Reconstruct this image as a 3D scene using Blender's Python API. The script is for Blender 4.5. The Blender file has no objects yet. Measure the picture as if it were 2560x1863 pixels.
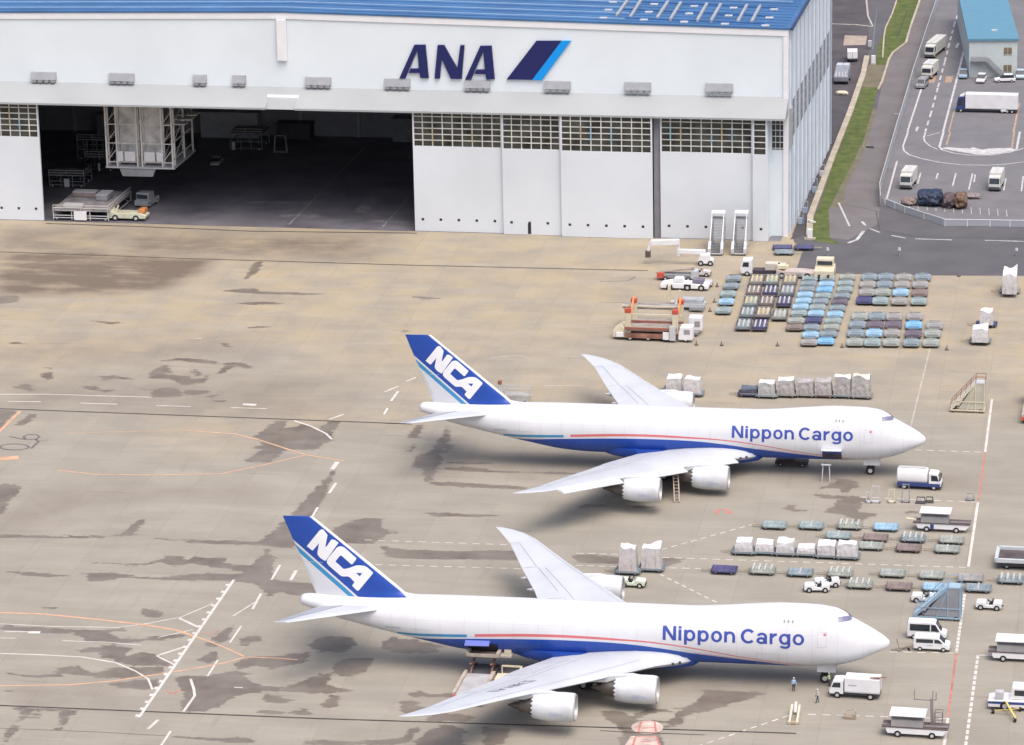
import bpy, bmesh, math, random
import numpy as np
from mathutils import Vector, Matrix, noise
S = bpy.context.scene
COL = S.collection
RND = random.Random(7)
R = math.radians

# ------------------------------------------------------------------ camera
CAM = Vector((24.9750, -514.9810, 169.0660)); YAW, PIT, ROLL, FPX = -0.16422420535160043, 0.28899186679666844, -0.020780765922883155, 9307.463835500552
PW, PH = 2560, 1863
_cy, _sy, _cp, _sp = math.cos(YAW), math.sin(YAW), math.cos(PIT), math.sin(PIT)
FWD = Vector((_sy*_cp, _cy*_cp, -_sp)); _r = Vector((_cy, -_sy, 0)); _u = _r.cross(FWD)
RGT = math.cos(ROLL)*_r + math.sin(ROLL)*_u; UP = -math.sin(ROLL)*_r + math.cos(ROLL)*_u
cd = bpy.data.cameras.new('camera'); cam = bpy.data.objects.new('camera', cd); COL.objects.link(cam)
cd.sensor_fit = 'HORIZONTAL'; cd.sensor_width = 36; cd.lens = FPX/PW*36; cd.clip_start = 5; cd.clip_end = 9000
M = Matrix((RGT, UP, -FWD)).transposed().to_4x4(); M.translation = CAM; cam.matrix_world = M
S.camera = cam
# ------------------------------------------------------------------ sky, sun, exposure (bright overcast)
SUN_EL, SUN_AZ = 66, 55
W = bpy.data.worlds.new('World'); S.world = W; W.use_nodes = True
wn = W.node_tree; sky = wn.nodes.new('ShaderNodeTexSky'); sky.sky_type = 'NISHITA'; sky.sun_disc = False
sky.sun_elevation = R(SUN_EL); sky.sun_rotation = R(90+SUN_AZ); sky.air_density = 0.6; sky.dust_density = 6; sky.ozone_density = 0.9
wn.links.new(sky.outputs[0], wn.nodes['Background'].inputs[0]); wn.nodes['Background'].inputs[1].default_value = 0.15
sl = bpy.data.lights.new('sun', 'SUN'); sl.energy = .6; sl.angle = R(65); sl.color = (1, .985, .965)
so = bpy.data.objects.new('sun', sl); COL.objects.link(so)
_d = Vector((math.cos(R(SUN_EL))*math.cos(R(-SUN_AZ)), math.cos(R(SUN_EL))*math.sin(R(-SUN_AZ)), math.sin(R(SUN_EL))))
so.rotation_euler = _d.to_track_quat('Z', 'Y').to_euler()
S.view_settings.view_transform = 'Standard'; S.view_settings.look = 'None'; S.view_settings.gamma = 1
S.view_settings.exposure = 0.76

# ------------------------------------------------------------------ survey: photo pixel -> point on a level plane
def at(px, py, z=0.0):
    d = FWD + (px-PW/2)/FPX*RGT - (py-PH/2)/FPX*UP
    t = (z-CAM.z)/d.z
    return CAM + d*t
def Z(ox, oy, s, pts): return [(ox+x/s, oy+y/s) for x, y in pts]

# ------------------------------------------------------------------ materials
MATS = {}
def mat(name, col, rough=.6, metal=0, var=.07, scale=.6, spec=.4):
    if name in MATS: return MATS[name]
    m = bpy.data.materials.new(name); m.use_nodes = True; n = m.node_tree.nodes; L = m.node_tree.links
    b = n['Principled BSDF']; b.inputs['Roughness'].default_value = rough; b.inputs['Metallic'].default_value = metal
    b.inputs['Specular IOR Level'].default_value = spec
    if var:
        tc = n.new('ShaderNodeTexCoord'); nz = n.new('ShaderNodeTexNoise'); nz.inputs['Scale'].default_value = scale; nz.inputs['Detail'].default_value = 6
        mp = n.new('ShaderNodeMapRange'); mp.inputs[1].default_value = .3; mp.inputs[2].default_value = .7; mp.inputs[3].default_value = 1-var*1.6; mp.inputs[4].default_value = 1+var*.6
        mx = n.new('ShaderNodeVectorMath'); mx.operation = 'SCALE'; mx.inputs[0].default_value = col
        L.new(tc.outputs['Object'], nz.inputs['Vector']); L.new(nz.outputs[0], mp.inputs[0]); L.new(mp.outputs[0], mx.inputs['Scale']); L.new(mx.outputs[0], b.inputs['Base Color'])
    else: b.inputs['Base Color'].default_value = (*col, 1)
    MATS[name] = m; return m
WHITE = mat('white_paint', (.74, .75, .76), .35, var=.05)
CREAM = mat('cream_paint', (.62, .57, .42), .45, var=.08)
LGREY = mat('light_grey_paint', (.5, .51, .52), .5)
MGREY = mat('mid_grey_paint', (.27, .28, .29), .55, var=.12)
DGREY = mat('dark_grey_metal', (.07, .07, .075), .6, var=.15)
BLACK = mat('black_rubber', (.02, .02, .022), .8, var=.1)
GLASS = mat('dark_glass', (.03, .036, .045), .12, var=0, spec=.6)
BLUEP = mat('blue_paint', (.035, .06, .2), .4, var=.1)
REDP = mat('red_paint', (.5, .09, .06), .5, var=.12)
RUST = mat('rust_red_paint', (.3, .12, .085), .6, var=.2)
ORANGE = mat('orange_paint', (.65, .25, .08), .5)
YELLOW = mat('yellow_paint', (.66, .52, .18), .5, var=.1)
STEEL = mat('bare_steel', (.42, .42, .42), .4, .7)
ALU = mat('aluminium_deck', (.45, .45, .45), .45, .3, var=.12)
HUB = mat('wheel_hub', (.5, .5, .5), .5, var=.1)
PBLUE = mat('pale_blue_paint', (.27, .38, .48), .5, var=.1)

# ------------------------------------------------------------------ mesh builder
class MB:
    def __init__(s): s.v = []; s.f = []; s.m = []
    def add(s, vs, fs, mi=0):
        o = len(s.v); s.v += [tuple(v) for v in vs]; s.f += [tuple(i+o for i in f) for f in fs]; s.m += [mi]*len(fs); return s
    def box(s, x0, x1, y0, y1, z0, z1, mi=0):
        vs = [(x, y, z) for z in (z0, z1) for y in (y0, y1) for x in (x0, x1)]
        return s.add(vs, [(0,2,3,1),(4,5,7,6),(0,1,5,4),(2,6,7,3),(0,4,6,2),(1,3,7,5)], mi)
    def bar(s, p, q, w, h=None, mi=0):            # square bar between two points
        p, q = Vector(p), Vector(q); h = h or w; d = (q-p).normalized()
        a = Vector((0,0,1)) if abs(d.z) < .95 else Vector((1,0,0)); u = d.cross(a).normalized()*w/2; v = u.cross(d).normalized()*h/2
        vs = [e+i*u+j*v for e in (p, q) for i, j in ((-1,-1),(1,-1),(1,1),(-1,1))]
        return s.add(vs, [(0,1,2,3),(7,6,5,4),(0,4,5,1),(1,5,6,2),(2,6,7,3),(3,7,4,0)], mi)
    def tube(s, p, q, r, r2=None, n=10, mi=0):
        p, q = Vector(p), Vector(q); r2 = r if r2 is None else r2; d = (q-p).normalized()
        a = Vector((0,0,1)) if abs(d.z) < .95 else Vector((1,0,0)); u = d.cross(a).normalized(); v = u.cross(d)
        vs = [e+rr*(math.cos(2*math.pi*k/n)*u+math.sin(2*math.pi*k/n)*v) for e, rr in ((p, r), (q, r2)) for k in range(n)]
        fs = [(k, (k+1) % n, n+(k+1) % n, n+k) for k in range(n)] + [tuple(range(n-1, -1, -1)), tuple(range(n, 2*n))]
        return s.add(vs, fs, mi)
    def prism(s, poly, lo, hi, axis='y', mi=0):   # polygon of (a, b) extruded along axis
        n = len(poly)
        P = {'y': lambda a, b, t: (a, t, b), 'z': lambda a, b, t: (a, b, t), 'x': lambda a, b, t: (t, a, b)}[axis]
        vs = [P(a, b, lo) for a, b in poly] + [P(a, b, hi) for a, b in poly]
        fs = [(k, (k+1) % n, n+(k+1) % n, n+k) for k in range(n)] + [tuple(range(n-1, -1, -1)), tuple(range(n, 2*n))]
        return s.add(vs, fs, mi)
    def loft(s, rings, cap=True, closed=True, mi=0):
        n = len(rings[0]); vs = [p for r in rings for p in r]; fs = []
        for i in range(len(rings)-1):
            for k in range(n if closed else n-1):
                a, b = i*n+k, i*n+(k+1) % n; fs.append((a, b, b+n, a+n))
        if cap: fs += [tuple(range(n-1, -1, -1)), tuple(range((len(rings)-1)*n, len(rings)*n))]
        return s.add(vs, fs, mi)
    def mesh(s, name, mats, smooth=0):
        me = bpy.data.meshes.new(name); me.from_pydata(s.v, [], s.f)
        for m in (mats if isinstance(mats, (list, tuple)) else [mats]): me.materials.append(m)
        me.polygons.foreach_set('material_index', s.m)
        bm = bmesh.new(); bm.from_mesh(me); bmesh.ops.recalc_face_normals(bm, faces=bm.faces); bm.to_mesh(me); bm.free()
        if smooth:
            me.shade_smooth()
            me.set_sharp_from_angle(angle=R(smooth))
        return me
    def build(s, name, mats, parent=None, smooth=0, bevel=0, loc=None, rz=0):
        return put(name, s.mesh(name, mats, smooth), parent, bevel, loc, rz)
def put(name, me, parent=None, bevel=0, loc=None, rz=0):
    o = bpy.data.objects.new(name, me); COL.objects.link(o)
    if parent: o.parent = parent
    if loc is not None: o.location = loc
    if rz: o.rotation_euler.z = rz
    if bevel:
        b = o.modifiers.new('edge', 'BEVEL'); b.width = bevel; b.segments = 2; b.limit_method = 'ANGLE'
    return o
def tag(o, label, cat, group=None):
    o['label'] = label; o['category'] = cat
    if group: o['group'] = group
    elif 'group' in o: del o['group']
    return o
def thing(name, label, cat, loc=(0,0,0), rz=0, group=None):
    o = bpy.data.objects.new(name, None); COL.objects.link(o); o.empty_display_size = .5
    o.location = loc; o.rotation_euler.z = rz
    return tag(o, label, cat, group)
def struct(o, kind='structure'): o['kind'] = kind; return o
def dup(o, parent=None):
    c = o.copy(); COL.objects.link(c)
    if parent: c.parent = parent
    for ch in list(o.children): dup(ch, c)
    return c
def place(o, loc, rz=0, label=None, group=None):
    o.location = loc; o.rotation_euler.z = rz
    if label: o['label'] = label
    if group: o['group'] = group
    return o
_wm = {}
def wheel(parent, x, y, r=.4, w=.28, name='wheel'):
    k = (r, w)
    if k not in _wm:
        n = 20; prof = [(r*.55, w/2), (r*.9, w/2), (r, w*.35), (r, -w*.35), (r*.9, -w/2), (r*.55, -w/2)]
        rings = [[(pr*math.cos(2*math.pi*i/n), py, pr*math.sin(2*math.pi*i/n)) for i in range(n)] for pr, py in prof]
        _wm[k] = (MB().loft(rings).mesh('wheel', BLACK, 40), MB().tube((0, -w*.56, 0), (0, w*.56, 0), r*.5, n=12).mesh('hub', HUB, 40))
    o = put(name, _wm[k][0], parent, loc=(x, y, r)); put('hub', _wm[k][1], o); return o
def wheels(parent, xs, hw, r=.4, w=.28):
    for x in xs:
        for sgn in (-1, 1): wheel(parent, x, sgn*(hw-w/2), r, w)

# ------------------------------------------------------------------ ground
def smooth_poly_sdf(X, Y, poly):      # signed distance, positive inside
    P = np.array([(p[0], p[1]) for p in poly]); n = len(P)
    d = np.full(X.shape, 1e9); ins = np.zeros(X.shape, bool)
    for i in range(n):
        a, b = P[i], P[(i+1) % n]; e = b-a; L2 = max(e@e, 1e-9)
        t = np.clip(((X-a[0])*e[0]+(Y-a[1])*e[1])/L2, 0, 1)
        d = np.minimum(d, np.hypot(X-a[0]-t*e[0], Y-a[1]-t*e[1]))
        if abs(b[1]-a[1]) > 1e-9:
            c = ((a[1] > Y) != (b[1] > Y)) & (X < (b[0]-a[0])*(Y-a[1])/(b[1]-a[1])+a[0]); ins ^= c
    return np.where(ins, d, -d)
ZA = (0, 800, 2.637); ZB = (0, 1350, 2.835); ZC = (0, 530, 2.062); ZD = (700, 1300, 1.89); Z5 = (960, 800, 2.835); Z6 = (1700, 900, 2.637); Z8 = (1500, 1270, 2.1396); Z7 = (660, 1270, 2.52)
STAINS_SHADE = [
 (ZA, [(980,355),(1050,310),(1090,298),(1115,330),(1145,345),(1060,358),(1130,362),(1200,375),(1240,370),(1260,390),(1330,385),(1360,370),(1370,390),(1330,415),(1200,430),(1160,405),(1110,385),(1000,390)]),
 (ZA, [(1060,272),(1180,250),(1330,262),(1450,285),(1600,285),(1665,310),(1640,320),(1560,300),(1480,294),(1330,287),(1180,268)]),
 (ZA, [(1430,357),(1490,300),(1545,300),(1505,328),(1460,357)]), (ZA, [(1255,335),(1290,328),(1335,362),(1300,367)]),
 (ZA, [(890,440),(980,458),(1120,443),(1170,460),(1175,485),(1212,495),(1180,510),(1010,502),(1010,470)]),
 (ZA, [(1210,490),(1240,463),(1385,468),(1370,487),(1240,493)]), (ZA, [(650,376),(760,368),(890,392),(760,387),(690,397)]),
 (ZA, [(530,433),(640,433),(640,455),(750,466),(720,477),(600,460)]), (ZA, [(90,440),(190,420),(215,460),(270,477),(200,472)]),
 (ZA, [(260,355),(330,348),(357,380),(310,397)]), (ZA, [(295,315),(370,315),(340,325)]), (ZA, [(1350,505),(1440,492),(1400,510)]), (ZA, [(1390,535),(1500,535),(1450,545)]),
 (ZA, [(1680,765),(1830,665),(1890,665),(1870,712),(1950,702),(2000,682),(2110,730),(2160,672),(2245,672),(2185,740),(2190,790),(2110,832),(2090,855),(1880,855),(1790,940),(1610,937),(1725,852),(1650,840),(1730,830),(1720,800)]),
 (ZA, [(0,592),(110,592),(0,722)]), (ZA, [(95,692),(210,615),(255,617),(150,697)]),
 (ZA, [(-40,1130),(30,1080),(110,1090),(145,1095),(100,1160),(55,1190),(20,1280),(-40,1290)]),
 (ZA, [(1920,1290),(1985,1225),(2090,1105),(2215,975),(2150,1140),(2060,1300)]), (ZA, [(1740,1445),(1855,1345),(1900,1300),(1970,1440),(1930,1505),(1660,1478)]),
 (ZA, [(1010,1440),(1240,1448),(1660,1463),(1660,1480),(1400,1477),(1220,1460)]),
 (ZA, [(0,1418),(200,1416),(480,1428),(800,1413),(915,1316),(955,1320),(870,1417),(900,1420),(500,1442),(200,1430),(0,1437)]),
 (ZB, [(660,166),(1020,170),(1140,138),(1170,113),(1280,116),(1330,150),(1390,110),(1450,128),(1605,128),(1580,150),(1640,175),(1790,185),(1860,110),(1900,60),(1930,130),(1960,120),(1920,200),(1940,280),(2230,310),(2240,387),(2100,392),(1980,362),(1900,432),(1880,352),(1790,302),(1620,292),(1300,287),(900,265),(640,297),(615,242),(560,236),(760,228),(960,258),(1090,268),(1300,250),(1480,238),(1640,245),(1760,227),(1640,207),(1500,192),(1400,160),(1330,165),(1230,187),(1140,157),(1020,182)]),
 (ZB, [(1000,490),(1090,488),(1157,520),(1110,557),(1030,547)]), (ZB, [(30,223),(300,238),(490,255),(420,264),(160,247)]), (ZB, [(300,483),(420,480),(495,488),(420,493)]),
 (ZB, [(0,635),(60,603),(130,618),(260,618),(500,640),(700,640),(885,628),(885,647),(740,652),(850,700),(1000,700),(1180,680),(1300,668),(1315,687),(1100,714),(960,722),(800,737),(640,717),(520,662),(400,657),(150,652)]),
 (ZB, [(730,753),(930,758),(900,820),(1010,793),(1140,828),(1220,892),(960,892),(880,872),(820,842),(710,832)]), (ZB, [(520,785),(650,763),(720,768),(700,797),(580,797)]),
 (ZB, [(50,938),(230,965),(380,948),(440,903),(560,893),(640,945),(840,908),(1150,908),(1160,947),(960,977),(780,977),(650,962),(480,947),(400,967),(240,977),(90,957)]),
 (ZB, [(750,1020),(960,1000),(1120,988),(1130,1032),(1050,1052),(850,1042)]),
 (ZB, [(1250,970),(1360,960),(1450,970),(1600,943),(1680,928),(1785,950),(1730,962),(1750,990),(1850,1030),(2000,1048),(2120,1018),(2268,948),(2268,1032),(2150,1052),(2000,1067),(1850,1072),(1740,1092),(1640,1112),(1560,1182),(1450,1207),(1400,1202),(1330,1227),(1280,1182),(1310,1110)]),
 (ZB, [(1480,700),(1560,658),(1645,608),(1610,722),(1540,727)]), (ZB, [(1438,735),(1480,718),(1562,750),(1480,762)]), (ZB, [(1690,725),(1740,693),(1822,683),(1852,710),(1780,732),(1740,752)]),
 (ZB, [(1398,850),(1520,788),(1547,850),(1480,867)]), (ZB, [(1640,890),(1720,850),(1840,828),(2110,808),(2182,798),(2182,852),(1990,902),(1920,917),(1840,882),(1700,917)]),
 (ZB, [(1840,1130),(1900,1088),(2085,1145),(1980,1157)]), (ZB, [(1810,1220),(1900,1208),(2035,1230),(1920,1242)]), (ZB, [(2080,1235),(2130,1205),(2205,1225),(2170,1245)]),
 (ZB, [(100,1190),(545,1210),(470,1290),(430,1342),(392,1342),(430,1260),(410,1235),(440,1215),(300,1212),(260,1262),(250,1212),(215,1217),(170,1282),(133,1282),(160,1230),(140,1212)]),
 (ZB, [(60,1330),(120,1313),(162,1335),(110,1352),(40,1432),(18,1460)]), (ZB, [(1220,1393),(1400,1398),(1590,1413),(1700,1398),(1822,1420),(1740,1442),(1600,1432)]), (ZB, [(0,1068),(110,1082),(40,1082)]),
 (ZC, [(-10,440),(90,430),(97,462),(-10,477)]), (ZC, [(1250,360),(1288,300),(1310,262),(1352,258),(1330,312),(1290,332)]), (ZC, [(1140,408),(1310,393),(1347,410),(1705,425),(1540,428),(1350,422)]),
 (ZC, [(470,562),(560,566),(645,572),(560,577)]), (ZC, [(1210,470),(1380,460),(1465,475),(1300,477)]), (ZC, [(2120,435),(2200,438),(2275,446),(2190,454)]), (ZC, [(1235,590),(1400,592),(1300,600)]),
 (ZC, [(1140,670),(1172,678),(1190,696),(1150,690)]), (ZC, [(35,677),(100,670),(135,682)]), (ZC, [(2035,609),(2125,615),(2080,620)]),
 (ZD, [(230,60),(300,20),(380,-5),(480,-5),(480,45),(592,62),(520,67),(430,112),(330,112),(260,112)]), (ZD, [(480,128),(560,138),(760,148),(1150,148),(1150,192),(850,182),(600,187),(500,172)]),
 (ZD, [(1370,162),(1610,178),(1610,207),(1420,202)]), (ZD, [(1800,178),(1912,185),(1880,207),(1810,222)]), (ZD, [(150,580),(200,553),(330,553),(362,590),(300,627),(200,622),(138,600)]),
 (ZD, [(480,590),(520,558),(640,563),(762,600),(740,627),(600,627),(500,614)]), (ZD, [(250,722),(270,668),(330,653),(442,653),(412,700),(390,727),(300,737)]),
 (ZD, [(-5,800),(130,788),(170,738),(235,728),(220,780),(270,793),(342,810),(200,817),(60,817)]), (ZD, [(610,820),(660,806),(700,823),(832,823),(820,837),(700,837),(630,834)]),
 (ZD, [(570,858),(640,848),(660,878),(705,890),(650,914),(580,914)]), (ZD, [(715,915),(890,923),(915,940),(860,957),(700,947)]), (ZD, [(620,990),(650,968),(662,985),(600,1052),(500,1062),(110,1064),(130,1048),(480,1043),(560,1038)]),
 (ZD, [(770,968),(870,983),(850,1050),(900,1070),(640,1070),(680,1010)]), (ZD, [(960,983),(1082,985),(1060,1050),(1000,1070),(958,1070),(970,1020)]),
 (ZD, [(195,880),(240,830),(290,830),(260,880),(220,892)]), (ZD, [(60,910),(110,895),(150,912),(100,925)]),
 (Z8, [(370,1145),(420,1088),(520,1033),(560,983),(450,975),(620,978),(902,990),(760,1032),(660,1062),(560,1092),(460,1102),(420,1167),(340,1172)]),
 (Z8, [(0,1088),(120,1093),(160,1118),(260,1073),(432,1078),(300,1092),(180,1132),(170,1140),(332,1143),(312,1210),(345,1275),(95,1275),(118,1190)]),
 (Z5, [(165,837),(210,768),(225,743),(282,743),(237,830),(257,840)]), (Z5, [(320,940),(380,878),(450,758),(472,830),(402,940),(412,1000),(362,1060),(332,1152),(288,1152),(298,1060),(200,1037),(238,960)]),
 (Z5, [(418,945),(470,888),(497,883),(452,940)]), (Z5, [(320,1148),(600,1156),(820,1172),(1000,1187),(1000,1202),(640,1188),(330,1167)]), (Z5, [(380,1043),(640,1048),(820,1072),(1100,1077),(1370,1083),(1370,1094),(700,1078),(450,1062)]),
 (Z5, [(250,1368),(400,1368),(650,1378),(800,1385),(700,1394),(400,1394)]), (Z5, [(130,935),(190,923),(210,868),(202,935)]), (Z5, [(440,1008),(640,1010),(842,1015),(600,1022)]), (Z5, [(1380,1320),(1440,1305),(1600,1312),(1500,1325),(1390,1335)]), (Z5, [(1740,1315),(1850,1318),(1900,1328),(1830,1338)]),  # last two outlines: outboard nacelle's shadow painted into the ground colour
 (Z6, [(908,867),(960,828),(1010,813),(1060,788),(1152,798),(1182,830),(1130,852),(1080,882),(1040,852),(960,837)]), (Z6, [(858,888),(1000,893),(1200,903),(1262,925),(1240,937),(1100,922),(950,914)]),
 (Z6, [(958,1000),(1020,968),(1060,918),(1192,923),(1202,960),(1160,1000),(1302,1020),(1220,1037),(1200,1072),(1140,1077),(1130,1032),(1010,1012)]), (Z6, [(650,985),(720,968),(740,953),(757,985),(842,993),(760,1002)]), (Z6, [(1472,1000),(1570,993),(1562,1010),(1500,1012)]),
]
TONES = [  # wide worn zones of the concrete and darker bands below the jets: polygon, softness (m), amount
 (ZC, [(-20,205),(480,212),(1100,245),(1000,320),(870,385),(600,420),(-20,430)], 3.0, 1.15), (ZC, [(-20,85),(640,100),(590,215),(-20,210)], 4, .55),
 (ZC, [(640,105),(1900,130),(1900,240),(640,215)], 5, .75), (ZC, [(-20,700),(1300,640),(1280,763),(-20,763)], 6, .35), (ZA, [(-20,400),(2268,380),(2268,670),(-20,580)], 5, .35),
 (ZA, [(300,1130),(1660,1080),(1700,1160),(900,1180),(0,1440),(-20,1300)], 4, .35), (Z5, [(450,990),(1700,960),(2268,1000),(2268,1200),(900,1110),(450,1080)], 4, .3),
 (Z6, [(380,690),(1900,740),(1950,860),(1100,830),(380,800)], 3, .35), (Z8, [(150,860),(1180,900),(1200,960),(700,1000),(150,1000)], 3, .3), (ZB, [(150,1060),(800,1060),(800,1180),(150,1180)], 2.5, .35),
]
def ground():
    xs = np.concatenate([[-3500,-1500,-700,-400,-260], np.arange(-190, 41, .6), [60,110,250,700,1500,3500]])
    ys = np.concatenate([[-3500,-1500,-700,-350,-180], np.arange(-122, 138, .6), [160,220,350,700,1500,3500]])
    X, Y = np.meshgrid(xs, ys); nx, ny = len(xs), len(ys)
    v = np.zeros((nx*ny, 3), np.float32); v[:, 0] = X.ravel(); v[:, 1] = Y.ravel()
    i = np.arange(ny-1)[:, None]*nx+np.arange(nx-1)[None, :]; i = i.ravel()
    f = np.stack([i, i+1, i+1+nx, i+nx], 1).astype(np.int32)
    me = bpy.data.meshes.new('ground'); me.vertices.add(len(v)); me.vertices.foreach_set('co', v.ravel())
    me.loops.add(f.size); me.loops.foreach_set('vertex_index', f.ravel()); me.polygons.add(len(f)); me.polygons.foreach_set('loop_start', np.arange(0, f.size, 4, dtype=np.int32)); me.update(calc_edges=True)
    wet_shade = np.full(X.shape, -3.0); tone = np.zeros(X.shape)
    for z, pts in STAINS_SHADE:
        poly = [at(*p) for p in Z(*z, pts)]
        px = [p.x for p in poly]; py = [p.y for p in poly]
        mk = np.ix_((ys > min(py)-3) & (ys < max(py)+3), (xs > min(px)-3) & (xs < max(px)+3))
        if wet_shade[mk].size: wet_shade[mk] = np.maximum(wet_shade[mk], smooth_poly_sdf(X[mk], Y[mk], poly))
    for z, pts, sf, amt in TONES:
        poly = [at(*p) for p in Z(*z, pts)]
        d = smooth_poly_sdf(X, Y, poly); tone = np.maximum(tone, amt*np.clip(d/sf*.5+.5, 0, 1))
    for nm, arr in (('wet_shade', wet_shade), ('worn_dark', tone)):
        a = me.attributes.new(nm, 'FLOAT', 'POINT'); a.data.foreach_set('value', arr.ravel().astype(np.float32))
    m = bpy.data.materials.new('apron_concrete'); m.use_nodes = True; N = m.node_tree.nodes; L = m.node_tree.links; b = N['Principled BSDF']
    def node(t, **k):
        n = N.new(t)
        for a, val in k.items(): setattr(n, a, val)
        return n
    def noise_(scale, detail=5, rough=.55, vec=None):
        n = node('ShaderNodeTexNoise'); n.inputs['Scale'].default_value = scale; n.inputs['Detail'].default_value = detail; n.inputs['Roughness'].default_value = rough
        L.new(vec or geo.outputs['Position'], n.inputs['Vector']); return n.outputs[0]
    def mr(x, a, c, d, e, smooth=False):
        n = node('ShaderNodeMapRange'); n.interpolation_type = 'SMOOTHSTEP' if smooth else 'LINEAR'
        for k, val in enumerate((a, c, d, e)): n.inputs[k+1].default_value = val
        L.new(x, n.inputs[0]); return n.outputs[0]
    def math_(op, x, y):
        n = node('ShaderNodeMath', operation=op)
        for k, val in enumerate((x, y)):
            if isinstance(val, (int, float)): n.inputs[k].default_value = val
            else: L.new(val, n.inputs[k])
        return n.outputs[0]
    def mix(f, a, c):
        n = node('ShaderNodeMix', data_type='RGBA')
        for k, val in ((0, f), (6, a), (7, c)):
            if isinstance(val, tuple): n.inputs[k].default_value = (*val, 1)
            elif isinstance(val, float): n.inputs[k].default_value = val
            else: L.new(val, n.inputs[k])
        return n.outputs[2]
    geo = node('ShaderNodeNewGeometry'); sep = node('ShaderNodeSeparateXYZ'); L.new(geo.outputs['Position'], sep.inputs[0])
    mp = node('ShaderNodeMapping'); mp.inputs['Rotation'].default_value = (0, 0, R(-12)); L.new(geo.outputs['Position'], mp.inputs[0])
    big = noise_(.022, 4); med = noise_(.12, 6, .6); fine = noise_(1.4, 5, .65)
    st = node('ShaderNodeMapping'); st.inputs['Scale'].default_value = (.35, 1.6, 1); L.new(geo.outputs['Position'], st.inputs[0])
    streak = noise_(.16, 6, .6, st.outputs[0])
    # older tan concrete near the hangar, greyer slabs toward the stands
    far = mr(math_('ADD', sep.outputs[1], mr(big, .3, .7, -45, 45)), 0, 75, 0, 1, True)
    c = mix(far, (.293, .274, .228), (.362, .304, .209))
    c = mix(mr(med, .38, .62, 0, .75), c, (.258, .24, .203)); c = mix(mr(streak, .45, .72, 0, .5), c, (.36, .335, .28)); c = mix(mr(fine, .5, .75, 0, .22), c, (.22, .2, .175))
    # slabs, each a little different, and their joints
    br = node('ShaderNodeTexBrick'); br.offset = 0; br.inputs['Scale'].default_value = 1; br.inputs['Brick Width'].default_value = 7.5; br.inputs['Row Height'].default_value = 7.5
    br.inputs['Mortar Size'].default_value = .045; br.inputs['Mortar Smooth'].default_value = .3; br.inputs['Bias'].default_value = 0
    br.inputs['Color1'].default_value = (.9, .9, .9, 1); br.inputs['Color2'].default_value = (1.06, 1.06, 1.06, 1); br.inputs['Mortar'].default_value = (.62, .6, .58, 1); L.new(geo.outputs['Position'], br.inputs['Vector'])
    mu = node('ShaderNodeMix', data_type='RGBA', blend_type='MULTIPLY'); mu.inputs[0].default_value = .4; L.new(c, mu.inputs[6]); L.new(br.outputs[0], mu.inputs[7]); c = mu.outputs[2]
    s2 = node('ShaderNodeMapping'); s2.inputs['Scale'].default_value = (.05, .75, 1); s2.inputs['Rotation'].default_value = (0, 0, R(1.6)); L.new(geo.outputs['Position'], s2.inputs[0])
    c = mix(mr(noise_(1.0, 4, .5, s2.outputs[0]), .66, .76, 0, .4, True), c, (.15, .13, .11))           # thin tyre and rain streaks
    s3 = node('ShaderNodeMapping'); s3.inputs['Scale'].default_value = (.9, .08, 1); s3.inputs['Location'].default_value = (37, 11, 0); L.new(geo.outputs['Position'], s3.inputs[0])
    c = mix(mr(noise_(.6, 4, .5, s3.outputs[0]), .64, .78, 0, .3, True), c, (.2, .175, .15))
    c = mix(mr(noise_(.5, 6, .7), .66, .8, 0, .45, True), c, (.16, .14, .12))                            # oil spots
    aw = node('ShaderNodeAttribute', attribute_name='worn_dark'); wn_ = math_('MULTIPLY', aw.outputs['Fac'], math_('ADD', mr(med, .3, .65, .2, .8), mr(streak, .35, .65, -.1, .6)))
    c = mix(wn_, c, (.15, .12, .092))
    ar = node('ShaderNodeAttribute', attribute_name='wet_shade')
    s4 = node('ShaderNodeMapping'); s4.inputs['Scale'].default_value = (.25, 1.3, 1); L.new(geo.outputs['Position'], s4.inputs[0])
    wv = math_('ADD', math_('ADD', ar.outputs['Fac'], mr(noise_(.9, 6, .65), .3, .7, -.34, .34)), mr(noise_(.8, 5, .6, s4.outputs[0]), .3, .7, -.5, .5)); wet_shade_mask = mr(wv, -.2, .0, 0, 1, True)
    wcol = mix(mr(med, .3, .7, 0, 1), (.122, .1, .08), (.168, .146, .125))
    c = mix(math_('MULTIPLY', wet_shade_mask, mr(noise_(.25, 4, .6), .35, .65, .65, 1.0)), c, wcol)
    L.new(c, b.inputs['Base Color']); L.new(mr(wet_shade_mask, 0, 1, .85, .5), b.inputs['Roughness']); b.inputs['Specular IOR Level'].default_value = .25
    me.materials.append(m)
    struct(put('ground', me))
ground()
def sheet(name, poly, z, m):
    vs = [Vector((p[0], p[1], z)) for p in poly]
    bm = bmesh.new(); f = bm.faces.new([bm.verts.new(v) for v in vs]); bm.normal_update(); bmesh.ops.triangulate(bm, faces=[f]); bmesh.ops.recalc_face_normals(bm, faces=bm.faces)
    for f in bm.faces:
        if f.normal.z < 0: f.normal_flip()
    me = bpy.data.meshes.new(name); bm.to_mesh(me); bm.free(); me.materials.append(m)
    return struct(put(name, me))
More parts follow.
